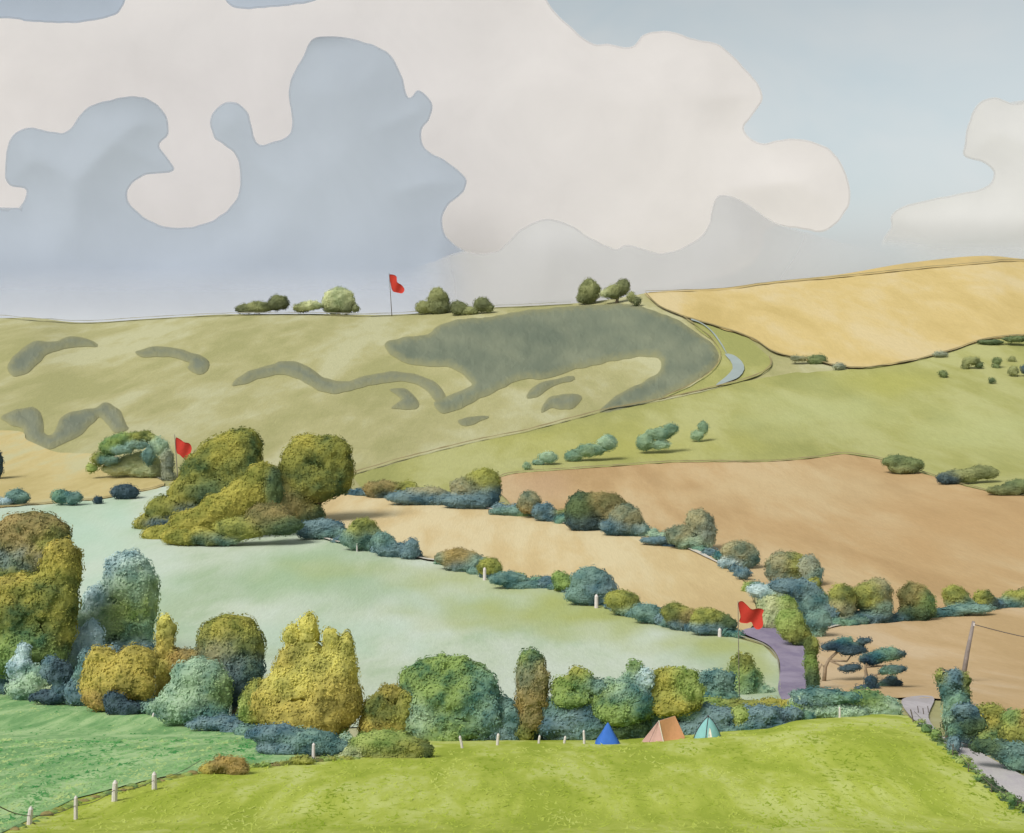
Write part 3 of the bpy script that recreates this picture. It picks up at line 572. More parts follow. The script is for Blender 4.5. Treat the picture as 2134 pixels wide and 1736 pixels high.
fg('tree', 'green tree with a small round knob on top above the tents', 'tree', (1310,1555), [(1322,1392,16,18,'green'),(1320,1415,24,22,'glauc'),(1290,1440,48,28,'glauc'),(1262,1455,40,30,'green'),(1320,1455,40,34,'bluegreen'),(1345,1415,18,26,'paleblue'),(1290,1478,56,28,'green')], 6.5, tr=5)
fg('bush', 'dark mottled green bush directly behind the blue tent', 'bush', (1290,1558), [(1275,1490,40,26,'dkgreen'),(1320,1492,36,24,'green'),(1300,1515,54,30,'dkgreen'),(1255,1520,24,28,'dkgreen'),(1310,1538,40,16,'navy')], 6.5, False)
fg('tree', 'wide yellow-olive tree behind the orange tent', 'tree', (1410,1548), [(1390,1422,36,30,'oaklit'),(1420,1410,32,22,'lime'),(1370,1450,34,28,'olive'),(1430,1440,36,28,'lime'),(1395,1465,56,22,'oaklit')], 6.5, tr=5)
fg('bush', 'long slate-blue hedge behind the orange and teal tents', 'hedge', (1420,1548), [(1375,1492,40,26,'teal'),(1430,1485,46,22,'teal'),(1480,1492,50,22,'blue'),(1390,1520,56,22,'teal'),(1450,1520,60,22,'blue'),(1510,1522,46,20,'teal')], 6.5, False)
fg('bush', 'grey-blue bush between the yellow-olive tree and the flagpole', 'bush', (1490,1520), [(1470,1425,34,22,'teal'),(1500,1420,30,26,'teal'),(1490,1448,44,22,'bluegreen')], 6.5, False)
fg('bush', 'upright pale green bush just behind the nearest flagpole', 'bush', (1555,1448), [(1545,1388,22,28,'olive'),(1552,1420,34,34,'green'),(1540,1440,44,26,'glauc'),(1590,1445,24,22,'glauc')], 6.5, False)
fg('bush', 'long low olive band of bush above the slate-blue hedge', 'bush', (1560,1520), [(1470,1468,60,12,'lime'),(1540,1472,60,12,'olive'),(1620,1470,50,16,'oaklit'),(1600,1485,44,16,'lime')], 6, False)
fg('bush', 'small bright yellow-green bush in the slate-blue hedge', 'bush', (1544,1528), [(1544,1496,22,24,'lime'),(1548,1510,20,16,'gold')], 6, False)
fg('bush', 'slate-blue bush between the bright yellow-green bush and the round dark one', 'bush', (1590,1536), [(1590,1495,34,26,'blue'),(1570,1515,40,18,'teal'),(1610,1516,36,16,'blue')], 6, False)
fg('bush', 'round very dark teal bush beside the white post at the meadow corner', 'bush', (1645,1522), [(1648,1490,24,20,'blue'),(1640,1502,26,18,'navy')], 6, False)
fg('bush', 'pale green hedge in front of the purple lane end', 'hedge', (1760,1508), [(1690,1462,44,18,'glauc'),(1720,1478,52,20,'glauc'),(1670,1486,30,16,'teal'),(1760,1486,44,18,'glauc')], 6, False)
fg('bush', 'dark teal top of the meadow corner hedge under the pines', 'hedge', (1730,1500), [(1700,1447,46,14,'teal'),(1745,1452,46,14,'bluegreen'),(1695,1460,40,12,'blue')], 6, False)
fg('bush', 'grey-green hedge end reaching the pale track', 'hedge', (1840,1506), [(1800,1460,44,22,'green'),(1840,1472,36,20,'glauc'),(1850,1486,20,12,'teal'),(1805,1488,44,16,'glauc')], 6, False)
# beyond the track
plant('tree', 'slim dark teal tree beside the telegraph pole', 'tree', (1975,1545), [(1962,1410,13,20,'olive'),(1985,1415,24,24,'blue'),(2010,1430,13,28,'olive'),(1972,1435,20,22,'teal'),(1990,1462,28,28,'bluegreen'),(2000,1498,30,32,'glauc'),(1978,1490,18,26,'glauc')], 6.5, 'bushes beyond the pale track', tr=4)
plant('bush', 'dark blue-green bush under the slim tree by the track', 'bush', (1995,1560), [(2012,1485,28,20,'blue'),(2020,1513,38,26,'dkgreen'),(1992,1524,20,18,'bluegreen'),(2024,1538,34,13,'navy')], 6.5, 'bushes beyond the pale track', part=('foliage', 'stem'), tr=2)
plant('bush', 'gold-olive bush above the pale track', 'bush', (2060,1565), [(2060,1485,34,22,'olive'),(2045,1510,38,26,'gold'),(2085,1510,36,28,'oaklit'),(2070,1530,56,24,'green')], 6.5, 'bushes beyond the pale track', part=('foliage', 'stem'), tr=2)
plant('bush', 'olive bush at the picture edge above the pale track', 'bush', (2130,1590), [(2110,1500,24,22,'green'),(2140,1505,26,26,'ochre'),(2115,1530,36,28,'olive'),(2150,1540,36,34,'olive')], 6.5, 'bushes beyond the pale track', part=('foliage', 'stem'), tr=2)
plant('bush', 'dark teal hedge foot along the pale track', 'hedge', (2110,1608), [(2060,1556,40,16,'dkgreen'),(2105,1565,44,20,'teal'),(2150,1580,44,24,'navy'),(2120,1585,40,18,'bluegreen'),(2190,1612,44,26,'teal')], 6.5, 'bushes beyond the pale track', part=('foliage', 'stem'), tr=2)
plant('bush', 'small blue-grey bush on the meadow fence beside the track bend', 'bush', (1990,1572), [(1986,1552,17,20,'blue')], 6, 'bushes beyond the pale track', parts=False)
# mounds and tufts in the meadow
G = 'low bushes along the meadow fence'
for lab, base, lb in [
    ('wide low mound of bush with a dark olive front on the meadow edge', (825,1580), [(800,1550,70,24,'lime'),(760,1566,46,14,'pale'),(790,1560,50,18,'oak'),(845,1560,52,20,'oak'),(872,1564,30,18,'dkgreen'),(825,1572,60,11,'olive'),(735,1574,34,9,'pale')]),
    ('ochre haycock-shaped bush on the wire fence', (468,1615), [(475,1593,40,18,'ochre'),(440,1602,26,13,'gold'),(492,1602,26,14,'brown')]),
    ('small flat olive bush between the haycock-shaped bush and the wide low mound', (630,1596), [(632,1585,26,11,'olive'),(606,1590,14,7,'olive')]),
    ('tiny dark weed clump on the fence beside the haycock-shaped bush', (550,1602), [(552,1594,13,7,'green')]),
    ('dark tuft at the meadow corner beside the black fence stake', (1935,1530), [(1932,1520,12,12,'green')]),
    ('long dark green weed clump along the meadow corner fence', (1962,1548), [(1952,1534,16,14,'green'),(1972,1545,18,9,'green')]),
    ('small round weed clump halfway down the track fence', (2042,1632), [(2042,1622,12,11,'green')]),
    ('narrow upright weed clump near the picture corner below the track', (2108,1690), [(2109,1668,9,16,'green'),(2106,1684,8,8,'green')])]:
    plant('weed_clump' if 'clump' in lab or 'tuft' in lab else 'mound_bush', lab, 'bush', base, lb, 5.5, G, parts=False)
# ================================================================ HEDGE RUNS, UNDERGROWTH AND PAINTED SHADE
def run(label, pts, h, cols, group, leaf=4.4, w=17):
    q = crspline(pts, w, closed=False); lb = []
    for x, y in q:
        hh = h*random.uniform(.7, 1.25); lb.append((x + random.uniform(-3, 3), y - hh*.45, w*random.uniform(.95, 1.4), hh*.55, random.choice(cols)))
    plant('hedge', label, 'hedge', tuple(q[0]), lb, leaf, group, parts=False, og=True)
G = 'low clipped hedges between the fields'; BT = ['blue','teal','blue','bluegreen']  # blue and teal runs also put the shade at hedge feet into colour
run('low blue-green hedge from the big tree group along the top of the sandy field', [(738,1034),(800,1038),(900,1052),(1000,1062),(1070,1072)], 23, BT, G)
run('low blue-green hedge under the domed bush below the brown field', [(1085,1074),(1200,1100),(1335,1118)], 23, BT + ['greyolive'], G)
run('low blue-green hedge tapering to the corner of the sandy field', [(1340,1120),(1400,1134),(1480,1162),(1545,1206)], 20, BT + ['glauc'], G)
run('low teal hedge from the big tree group to the gap with the round dark bush', [(640,1110),(750,1147),(862,1166)], 24, BT, G)
run('low teal hedge between the hedge gap and the biggest blue-green bush', [(930,1180),(1020,1207),(1185,1237)], 22, BT + ['olive'], G)
run('low teal hedge from the biggest blue-green bush to the nearest red flag', [(1190,1238),(1280,1273),(1400,1312),(1528,1331)], 24, BT + ['olive'], G)
run('low teal hedge along the top of the tan field, lane end', [(1712,1312),(1790,1306),(1862,1299)], 22, BT, G)
run('low teal hedge along the top of the tan field, telegraph pole end', [(1868,1299),(2000,1285),(2145,1263)], 19, BT + ['green'], G)
run('scrubby teal hedge crossing the lane junction', [(1565,1238),(1620,1250),(1665,1290),(1700,1312)], 26, BT + ['pale','lime'], G)
run('straggling weeds along the wire fence of the lush green field', [(-30,1770),(60,1722),(160,1678),(240,1656),(330,1632),(420,1614)], 11, ['olive','green','lime','brown'], 'weeds along the meadow fences', 5, 13)
run('straggling weeds on the fence between the haycock-shaped bush and the wide low mound', [(525,1603),(600,1597),(660,1591),(740,1585)], 11, ['olive','green','brown','lime'], 'weeds along the meadow fences', 5, 13)
run('dark green weeds hanging along the fence of the pale track', [(1915,1512),(1960,1550),(2020,1604),(2080,1654),(2150,1705)], 13, ['green','lime','dkgreen'], 'weeds along the meadow fences', 5, 13)
G = 'undergrowth and painted shade below the trees'  # added leafy bands; their blues and teals put tree shade into leaf colour
UG = ['blue','teal','glauc','bluegreen','teal','green']
run('blue foliage painting the shade on the brow of the lush field below the gold trees', [(-20,1438),(100,1452),(200,1470),(310,1492)], 40, ['blue','navy','teal','glauc'], G, 6, 24)
run('blue foliage painting the shade on the brow of the lush field below the yellow spires', [(330,1496),(430,1518),(540,1546),(640,1566),(720,1572)], 40, ['blue','teal','glauc','blue'], G, 6, 24)
br = lambda a, b: [(x, brow_row(x) - 4) for x in np.linspace(a, b, 7)]
run('pale teal foliage painting the shade under the big domed tree', br(770, 1060), 46, ['glauc','teal','paleblue','green'], G, 6, 24)
run('blue-teal foliage painting the shade around the foot of the poplar', br(1040, 1250), 44, ['blue','teal','blue','glauc'], G, 6, 24)
run('dark teal foliage painting the shade directly behind the three tents', br(1230, 1520), 52, ['teal','blue','bluegreen','dkgreen'], G, 6, 26)
run('slate-blue foliage painting the shade from the teal tent to the white corner post', br(1500, 1680), 46, ['blue','teal','green','blue'], G, 6, 24)
run('grey-green undergrowth and painted shade at the meadow corner under the pines', br(1670, 1845), 36, ['glauc','teal','bluegreen','green'], G, 6, 24)
run('green undergrowth and painted shade along the far side of the pale track', [(1990,1528),(2020,1548),(2066,1574),(2138,1606),(2200,1636)], 34, ['dkgreen','bluegreen','olive','teal'], G, 6, 24)
# ================================================================ PINES
def pine(label, base, trunkpts, pads, limbs):
    bx, by = base; d = dist(bx, by); s = d/F
    r = tag(empty('pine_tree', P(bx, by, 0, d)), label, 'tree', 'flat-topped pines in the tan field')
    V, fs, T = foliage([(x, y, rx, ry, c) for x, y, rx, ry, c in pads], bx, by, d, 4.6)
    mesh_obj('crown', V, fs, LEAF, parent=r, tint=T)
    L = lambda p: ((p[0]-bx)*s, 0, (by-p[1])*s)
    tv, tf = [], []
    tube(tv, tf, [L(p) for p in trunkpts], [4.6*s, 3.8*s] + [2.8*s]*(len(trunkpts)-2))
    mesh_obj('trunk', tv, tf, PINEBARK, parent=r, smooth=True)
    for l in limbs:
        tv, tf = [], []; tube(tv, tf, [L(p) for p in l], [2.6*s, 2.0*s, 1.2*s][:len(l)], 6); mesh_obj('limb', tv, tf, PINEBARK, parent=r, smooth=True)
PINEBARK = plain_mat('pine_bark', (150, 132, 108), var=.25, scale=4)
pine('flat-topped pine with one broad dark crown and a low side branch, nearer the lane', (1717,1424), [(1717,1427),(1720,1390),(1728,1374),(1752,1352)],
     [(1760,1347,40,12,'pine'),(1763,1336,20,10,'bluegreen'),(1800,1336,18,8,'navy'),(1728,1348,18,7,'navy'),(1772,1354,34,9,'navy'),(1765,1392,20,8,'navy'),(1776,1388,16,8,'navy')],
     [[(1720,1392),(1712,1384),(1705,1400)],[(1728,1376),(1765,1378),(1778,1360)],[(1728,1376),(1755,1388),(1768,1390)]])
pine('flat-topped pine with layered crown pads above two small dark bushes', (1800,1438), [(1808,1440),(1806,1410),(1803,1390),(1812,1372)],
     [(1815,1374,26,14,'pine'),(1845,1366,34,14,'bluegreen'),(1855,1356,18,10,'bluegreen'),(1868,1362,20,8,'navy'),(1866,1392,24,9,'pine'),(1848,1398,18,9,'bluegreen')],
     [[(1806,1412),(1830,1405),(1852,1398)],[(1803,1390),(1835,1388),(1864,1390)]])
plant('pine_shrub', 'small dark sprawling bush at the foot of the layered pine', 'bush', (1806,1440), [(1816,1422,16,16,'pine'),(1800,1436,20,10,'navy'),(1822,1432,14,10,'navy')], 4.6, 'dark bushes under the pines', parts=False)
plant('pine_shrub', 'small dark dome-shaped bush on the tan field beyond the layered pine', 'bush', (1856,1434), [(1858,1424,24,11,'navy'),(1856,1418,12,10,'pine'),(1840,1428,16,8,'bluegreen')], 4.6, 'dark bushes under the pines', parts=False)
# ================================================================ FLAGS
RED = plain_mat('red_cloth', (208, 66, 52), e=1.5, var=.1, scale=1.2, rough=.8)
POLE = plain_mat('pole_wood', (120, 112, 104), var=.2, scale=3)
def flag(label, foot, top, poly, pw):
    d = dist(*foot); s = d/F; r = tag(empty('red_flag', P(foot[0], foot[1], 0, d)), label, 'flag', 'red warning flags on poles')
    L = lambda x, y: Vector(((x-foot[0])*s, 0, (foot[1]-y)*s))
    tv, tf = [], []; a, b = L(foot[0], foot[1]+4), L(*top)
    tube(tv, tf, [a, a.lerp(b, .5), b, b + (b-a).normalized()*s], [pw*s, pw*s*.85, pw*s*.65, pw*s*.3], 8); mesh_obj('pole', tv, tf, POLE, parent=r, smooth=True)
    pl = crspline(poly, 2.0); q, fs, B = triang(pl, 3.0); n = len(q); V = []
    x0 = B[:, 0].min(); w = B[:, 0].max() - x0
    for th in (-.25, .25):
        for x, y in q:
            t = (x-x0)/w; p = L(x, y); p.y += (math.sin(t*7 + (y-poly[0][1])*.09)*.09*w*t + th)*s; V.append(p)
    ff = [list(f) for f in fs] + [[i+n for i in f[::-1]] for f in fs]
    nb = len(pl); ff += [[i, (i+1) % nb, (i+1) % nb + n, i+n] for i in range(nb)]
    mesh_obj('flag_cloth', V, ff, RED, parent=r, smooth=True)
flag('small red flag hanging from a thin pole on the far skyline', (817,659), (811,570), [(811,574),(817,572),(826,576),(828,588),(837,594),(843,604),(838,611),(828,610),(818,606),(814,592)], .9)
flag('red flag on a tall thin pole beside the arched thicket', (372,1016), (364,906), [(366,914),(371,913),(384,921),(394,924),(399,934),(397,944),(392,950),(393,960),(385,958),(375,948),(368,942)], 1.0)
flag('nearest and largest red flag, on a thin pole above the meadow hedge', (1541,1472), (1538,1254), [(1539,1256),(1547,1253),(1556,1260),(1566,1269),(1580,1268),(1592,1272),(1589,1283),(1589,1303),(1580,1311),(1572,1308),(1566,1297),(1556,1299),(1541,1296),(1543,1285),(1540,1270)], 1.0)
# ================================================================ TENTS
def cloth(name, c): return plain_mat(name, c, e=1.15, var=.08, scale=3, rough=.75)
BLUE, PINK, ORNG, TEAL, CREAM, DARK = cloth('blue_nylon', (56,104,184)), cloth('pink_canvas', (206,166,160)), cloth('orange_canvas', (228,166,122)), cloth('teal_nylon', (126,176,174)), cloth('cream_canvas', (222,214,200)), cloth('dark_pole', (70,66,70))
def tent_root(label, x, y): return tag(empty('tent', P(x, y, .03)), label, 'tent', 'tents pitched on the meadow edge'), dist(x, y)/F
# blue: small pyramid with sagging sides
r, s = tent_root('small blue pointed tent with sagging sides', 1266, 1553)
V, fs = [], []; H = 46*s; rings = [(1.0, 0), (.98, .10), (.78, .28), (.52, .52), (.27, .78), (.10, .95), (.03, 1.0)]; N = 20
for k, h in rings:
    for i in range(N):
        a = 2*math.pi*i/N; sq = 1/max(abs(math.cos(a)), abs(math.sin(a)))**.6
        V.append((29*s*k*math.cos(a)*sq*.9 + 1*s*(h), 26*s*k*math.sin(a)*sq*.9, H*h))
for j in range(len(rings)-1):
    for i in range(N): fs.append([j*N+i, j*N+(i+1) % N, (j+1)*N+(i+1) % N, (j+1)*N+i])
fs.append([(len(rings)-1)*N+i for i in range(N)]); mesh_obj('canopy', V, fs, BLUE, parent=r, smooth=True)
V = [(-14*s,-26*s,0),(16*s,-26.4*s,0),(13*s,-25.6*s,4*s),(2*s,-25.4*s,5.5*s),(-10*s,-25.6*s,4*s)]; V += [(a, b-.9*s, c) for a, b, c in V]
fs = [[5,6,7,8,9],[4,3,2,1,0]] + [[i,(i+1) % 5,(i+1) % 5+5,i+5] for i in range(5)]; mesh_obj('groundsheet', V, fs, CREAM, parent=r)
tv, tf = [], []; tube(tv, tf, [(1*s,0,H*.9),(1*s,0,H*1.06)], .7*s, 6); mesh_obj('pole', tv, tf, DARK, parent=r)
# orange ridge tent, pink gable
r, s = tent_root('orange ridge tent with a pale pink front gable', 1378, 1546)
X = lambda x, y, dy: ((x-1378)*s, dy*s, (1546-y)*s)
A, Bp, Cp = X(1333,1545,-16), X(1384,1550,-32), X(1370,1496,-24)
Dp, Ep, Gp = X(1429,1541,8), X(1409,1498,16), X(1376,1539,26)
def sheet(name, quad, mat, n=8, sag=.0, th=.5):
    V, fs = [], []; q = [Vector(p) for p in quad]; nn = (q[1]-q[0]).cross(q[3]-q[0]).normalized()
    for side in (0, 1):
        for i in range(n+1):
            for j in range(n+1):
                u, v = i/n, j/n; p = q[0].lerp(q[1], u).lerp(q[3].lerp(q[2], u), v)
                V.append(p - nn*(sag*4*s*math.sin(u*math.pi)*math.sin(v*math.pi)*1.0 + side*th*s))
    m = (n+1)**2
    for i in range(n):
        for j in range(n):
            f = [i*(n+1)+j, (i+1)*(n+1)+j, (i+1)*(n+1)+j+1, i*(n+1)+j+1]; fs += [f, [k+m for k in f[::-1]]]
    rim = [i*(n+1) for i in range(n)] + [n*(n+1)+j for j in range(n)] + [i*(n+1)+n for i in range(n, 0, -1)] + [j for j in range(n, 0, -1)]
    fs += [[rim[k], rim[(k+1) % len(rim)], rim[(k+1) % len(rim)]+m, rim[k]+m] for k in range(len(rim))]
    return mesh_obj(name, V, fs, mat, parent=r, smooth=False)
sheet('roof_panel', [Bp, Dp, Ep, Cp], ORNG, sag=.5)
sheet('roof_panel', [A, Gp, Ep, Cp], PINK, sag=-.4)
sheet('front_gable', [A, Bp, Cp, Cp], PINK, sag=.3)
sheet('rear_gable', [Dp, Gp, Ep, Ep], ORNG)
tv, tf = [], []; tube(tv, tf, [Vector(Bp)+Vector((-2*s,-1.4*s,0)), Vector(Cp).lerp(Vector(Bp), .35)+Vector((-.8*s,-1.4*s,0)), Vector(Cp)+Vector((0,-1*s,1.5*s))], 1.1*s, 6); mesh_obj('door_flap', tv, tf, CREAM, parent=r)
for (p, q) in ((Cp, (-24,-30)), (Ep, (22, 40))):
    tv, tf = [], []; tube(tv, tf, [p, (p[0]+q[0]*s, p[1]+q[1]*s*.2, 0)], .35*s, 5); mesh_obj('guy_rope', tv, tf, DARK, parent=r)
# teal dome with outside poles
r, s = tent_root('small teal dome tent with dark curved poles', 1474, 1539)
V, fs = [], []; N = 24; rings = 8; H = 44*s
for j in range(rings+1):
    t = j/rings; k = (1-t**1.35)**.8 if t < .999 else .02
    for i in range(N):
        a = 2*math.pi*i/N; V.append((28*s*k*math.cos(a)+2*s*t, 24*s*k*math.sin(a), H*t))
for j in range(rings):
    for i in range(N): fs.append([j*N+i, j*N+(i+1) % N, (j+1)*N+(i+1) % N, (j+1)*N+i])
fs.append([rings*N+i for i in range(N)]); mesh_obj('canopy', V, fs, TEAL, parent=r, smooth=True)
for a0 in (0.12, 1.12, 2.25, 3.25, 4.45):
    tv, tf = [], []; pts = []
    for j in range(13):
        t = j/12; k = (1-t**1.35)**.8 if t < .999 else .02
        pts.append(((28*k+.8)*s*math.cos(a0+math.pi*.0)+2*s*t, (24*k+.8)*s*math.sin(a0), H*t + .6*s*t))
    tube(tv, tf, pts + [(2*s+1.2*s*math.cos(a0+2), 0, H+3.5*s)], .75*s, 6); mesh_obj('pole', tv, tf, DARK, parent=r)
V = [X2 for X2 in [(-4*s,-24*s,0),(8*s,-24*s,0),(4*s,-14.5*s,24*s),(2*s,-14.5*s,26*s)]]; V = [Vector(v)+Vector((0,-1.2*s,0)) for v in V]; V += [v+Vector((0,1*s,0)) for v in V]
mesh_obj('door_flap', V, [[0,1,2,3],[7,6,5,4],[0,4,5,1],[1,5,6,2],[2,6,7,3],[3,7,4,0]], CREAM, parent=r)
# ================================================================ FENCES
WHITE = plain_mat('white_post_paint', (222, 214, 210), e=1.3, var=.08, scale=5)
WIRE = plain_mat('fence_wire_metal', (104, 98, 92), var=.2)
def post(label, x, y, h, w, group, lean=0.0, mat=None):
    d = dist(x, y); s = d/F; v, f = [], []; k_ = .72 if 'hedge' in group else .9; h *= k_; w *= k_*.9
    tube(v, f, [(0,0,-.3),(lean*h*s*.5,0,h*s*.5),(lean*h*s,0,h*s),(lean*h*s,0,h*s+.5*w*s)], [w*s*.55, w*s*.5, w*s*.47, w*s*.15], 8)
    return tag(mesh_obj('fence_post', v, f, mat or WHITE, loc=P(x, y, 0, d)), label, 'post', group)
G = 'white posts of the wire fence beside the lush field'
W1 = [(60,1722,40,13,.12,'leaning white post at the near end of the wire fence'), (158,1711,54,10,0,'tallest white fence post on the lush field fence'), (238,1673,46,14,.05,'thick white fence post, third along the lush field fence'),
      (322,1648,38,13,-.02,'pale white fence post before the haycock-shaped bush')]
for x, y, h, w, l, lab in W1: post(lab, x, y, h, w, G, l)
def wire(label, pts, rad, cat='wire', name='fence_wire'):
    v, f = [], []; o = Vector(pts[0]); tube(v, f, [Vector(p)-o for p in pts], rad, 5); return tag(mesh_obj(name, v, f, WIRE, loc=o), label, cat)
hp = [P(-120, 1790, 1.0)]
for x, y, h, w, l, lab in W1: d = dist(x, y); hp.append(P(x, y, h*.62*d/F, d) + Vector((l*h*.6*d/F, -(w*.55+.4)*d/F, 0)))
hp.append(P(420, 1612, .7))
pts = []
for a, b in zip(hp, hp[1:]):
    for k in range(8): t = k/8; p = a.lerp(b, t); p.z -= .14*math.sin(math.pi*t); pts.append(p)
wire('sagging wire of the fence along the lush green field', pts + [hp[-1]], .014)
G = 'white posts along the meadow hedge'
for x, y, h, w, l, lab in [(432,1514,34,10,.3,'leaning white post at the foot of the round grey-green bush'), (540,1540,34,8,.0,'white post below the olive bush of the yellow spires'), (653,1582,42,11,.02,'tall white post beside the wide low mound'),
      (965,1562,36,9,-.25,'leaning white post under the big domed tree'), (1036,1556,34,10,.1,'white post between the domed tree and the poplar'), (1122,1552,24,8,.15,'short white post at the foot of the poplar'),
      (1218,1553,40,8,-.05,'slim white post just before the blue tent'), (1670,1500,30,14,0,'thick white post beside the round very dark bush'), (1750,1500,34,7,0,'slim white post in the pale green hedge'), (318,1498,14,8,.2,'stub of white post beside the small navy bush'),
      (1175,1552,22,8,.2,'little white post under the broad blue-teal shrub')]: post(lab, x, y, h, w, G, l)
G = 'white posts in the hedge below the sandy field'
for x, y, h, w, lab in [(744,1153,28,4,'thin pale post under the olive-topped teal bush'), (795,1160,20,9,'short white post under the sloping teal bush'), (1010,1212,36,11,'white post beside the small olive bush'),
      (1243,1270,38,13,'white post in front of the biggest blue-green bush'), (1342,1300,26,10,'white post at the low teal bush'), (1500,1330,24,12,'white post at the last olive bush')]: post(lab, x, y, h, w, G)
G = 'dark stakes of the track fence'
STAKE = plain_mat('stake_wood', (104, 96, 86), var=.25)
sp = [(1905,1508,32,3.2,-.25,'black leaning stake at the meadow corner'), (1945,1542,24,2.6,0,'dark stake just past the meadow corner'), (1985,1578,30,2.8,.05,'dark stake beside the blue-grey bush'), (2018,1612,24,2.6,0,'thin stake where the track widens'),
      (2066,1654,22,2.6,0,'thin stake halfway down the track fence'), (2120,1690,24,3,.05,'last dark stake near the picture corner')]
for x, y, h, w, l, lab in sp: post(lab, x, y, h, w, G, l, STAKE)
hp = [P(x, y, h*.8*dist(x, y)/F) for x, y, h, *_ in sp] + [P(2250, 1775, .7)]
wire('thin wire of the fence beside the pale track', hp, .016)
for i, (x, y) in enumerate([(1915,1490),(1926,1494),(1936,1490)]): post(['short dark stake standing on the pale track edge', 'middle short stake of three by the pale track', 'last short stake of three by the pale track'][i], x, y, 20, 2.2, 'short stakes by the pale track bend', -.15, STAKE)
# telegraph pole
x, y = 2003, 1425; d = dist(x, y); s = d/F; r = tag(empty('telegraph_pole', P(x, y, 0, d)), 'leaning grey telegraph pole rising behind the slim teal tree', 'telegraph pole')
tv, tf = [], []; tube(tv, tf, [(0,0,-.6),(13*s,0,66*s),(26*s,0,130*s)], [5.5*s, 4.6*s, 3.2*s], 10); mesh_obj('pole', tv, tf, plain_mat('pole_timber', (140,130,124), var=.2, scale=2), parent=r, smooth=True)
tv, tf = [], []; tube(tv, tf, [(25*s,-.3,122*s),(25*s,-.3,128*s)], 1.6*s, 7); mesh_obj('insulator', tv, tf, WHITE, parent=r)
a = P(x, y, 0, d) + Vector((25*s, -.3, 125*s)); pts = [a + Vector((k/14*420*s, 0, -(k/14)*10*s - 44*s*math.sin(math.pi*min(1, k/14))*.75)) for k in range(15)]
wire('single drooping telegraph wire hanging from the leaning pole', pts, .05, 'wire', 'telegraph_wire')
# ================================================================ GRASS
def grass(name, poly, n, cols, h0, h1, label, wd=1.0, am=1.0):
    B = np.array(densify(poly, 20)); x0, y0 = B.min(0); x1, y1 = B.max(0)
    c = np.random.uniform((x0, y0), (x1, y1), (n, 2)); c = c[in_poly(c, B)]; V = []; T = []
    C = [lin(k)/1.0 for k in cols]
    for x, y in c:
        d = dist(x, y); p = P(x, y, .0011*d, d)
        k = .5 + .95*noise.noise((p.x/2.2, p.y/11.0, 3)) + .4*am*noise.noise((p.x/.8, p.y/4.0, 6)) + random.gauss(0, .05)
        k = min(.999, max(0, k))*(len(C)-1); i = int(k); col = C[i]*(1-(k-i)) + C[i+1]*(k-i)
        for _ in range(2):
            a = random.uniform(0, math.pi); w = random.uniform(.05, .11)*wd*d/60; h = random.uniform(h0, h1)*min(1.5, d/60)
            u = Vector((math.cos(a), math.sin(a), 0))*w; l = Vector((random.gauss(0, .16), random.gauss(0, .16) + .1, h*.45))
            V += [p-u, p+u, p+l]; T += [col*random.uniform(.92, 1.06)]*3
    V = np.array([tuple(v) for v in V]); return tag(mesh_obj(name, V, np.arange(len(V)).reshape(-1, 3), LEAF, tint=np.array(T)), label, 'grass', None, 'stuff')
grass('grass', [(-60,1780),(0,1746),(60,1715),(160,1672),(320,1632),(430,1612),(650,1593),(900,1572),(1200,1554),(1500,1537),(1660,1514),(1830,1502),(1895,1506),(1990,1584),(2060,1646),(2134,1696),(2240,1790)], 10000,
      [(140,160,52),(166,182,70),(180,192,88),(190,200,106)], .04, .09, 'short yellow-green meadow grass with pale worn streaks')
grass('field_weeds', [(-60,1426),(0,1436),(200,1468),(400,1508),(560,1549),(635,1566),(520,1592),(320,1622),(160,1662),(0,1738),(-60,1770)], 13000,
      [(72,142,78),(116,166,102),(150,188,126),(182,202,134)], .05, .13, 'lush green weedy grass of the near field', 2.0, 2.6)
# ================================================================ CLOUDS
def cloud_mat(name, c, e):
    m, nt, b = new_mat(name)
    tc = nt.nodes.new('ShaderNodeTexCoord'); n = noise_node(nt, tc.outputs['Object'], .0035, 5, .6, .3)
    a = lin(c)/e; r = ramp(nt, [(.3, tuple(a*.95)), (.7, tuple(np.minimum(a*1.04, .92)))])
    nt.links.new(n.outputs[0], r.inputs[0]); nt.links.new(r.outputs[0], b.inputs['Base Color'])
    b.inputs['Roughness'].default_value = 1; b.inputs['Specular IOR Level'].default_value = 0
    at = nt.nodes.new('ShaderNodeAttribute'); at.attribute_name = 'tint'
    nt.links.new(at.outputs['Fac'], b.inputs['Alpha'])
    return m
def cloud(label, poly, dc, c, thick, e=1.2, soft=None, rim=130):
    pl = crspline(poly, 6); q, fs, B = triang(pl, 10, 2.0, 5.0); ed = edge_dist(q, B); s = dc/F; V = []; T = []; n = len(q)
    cx, cy = q.mean(0)
    for side in (-1, 1):
        for (x, y), e_ in zip(q, ed):
            k = min(1, e_/rim); h = .4 + thick*k*k*(3-2*k)*(.9 + .3*noise.noise((x/240, y/190, 2*side)))
            V.append(((x-cx)*s, side*h*s, -(y-cy)*s)); T.append((soft(x, y) if soft else 1.0)*min(1, .35 + e_/6))
    ff = [list(f) for f in fs] + [[i+n for i in f[::-1]] for f in fs]; nb = len(pl)
    T = np.array(T)[:, None]*np.ones(3)
    me = mesh_obj('cloud', V, ff, cloud_mat('cloud_vapour', c, e), loc=((cx-CX)*s, dc, -(cy-YH)*s), tint=T, smooth=True)
    return tag(me, label, 'cloud', 'clouds over the hills')
sst = lambda a, b, v: (lambda t: t*t*(3-2*t))(min(1, max(0, (v-a)/(b-a))))
EC = 1.1
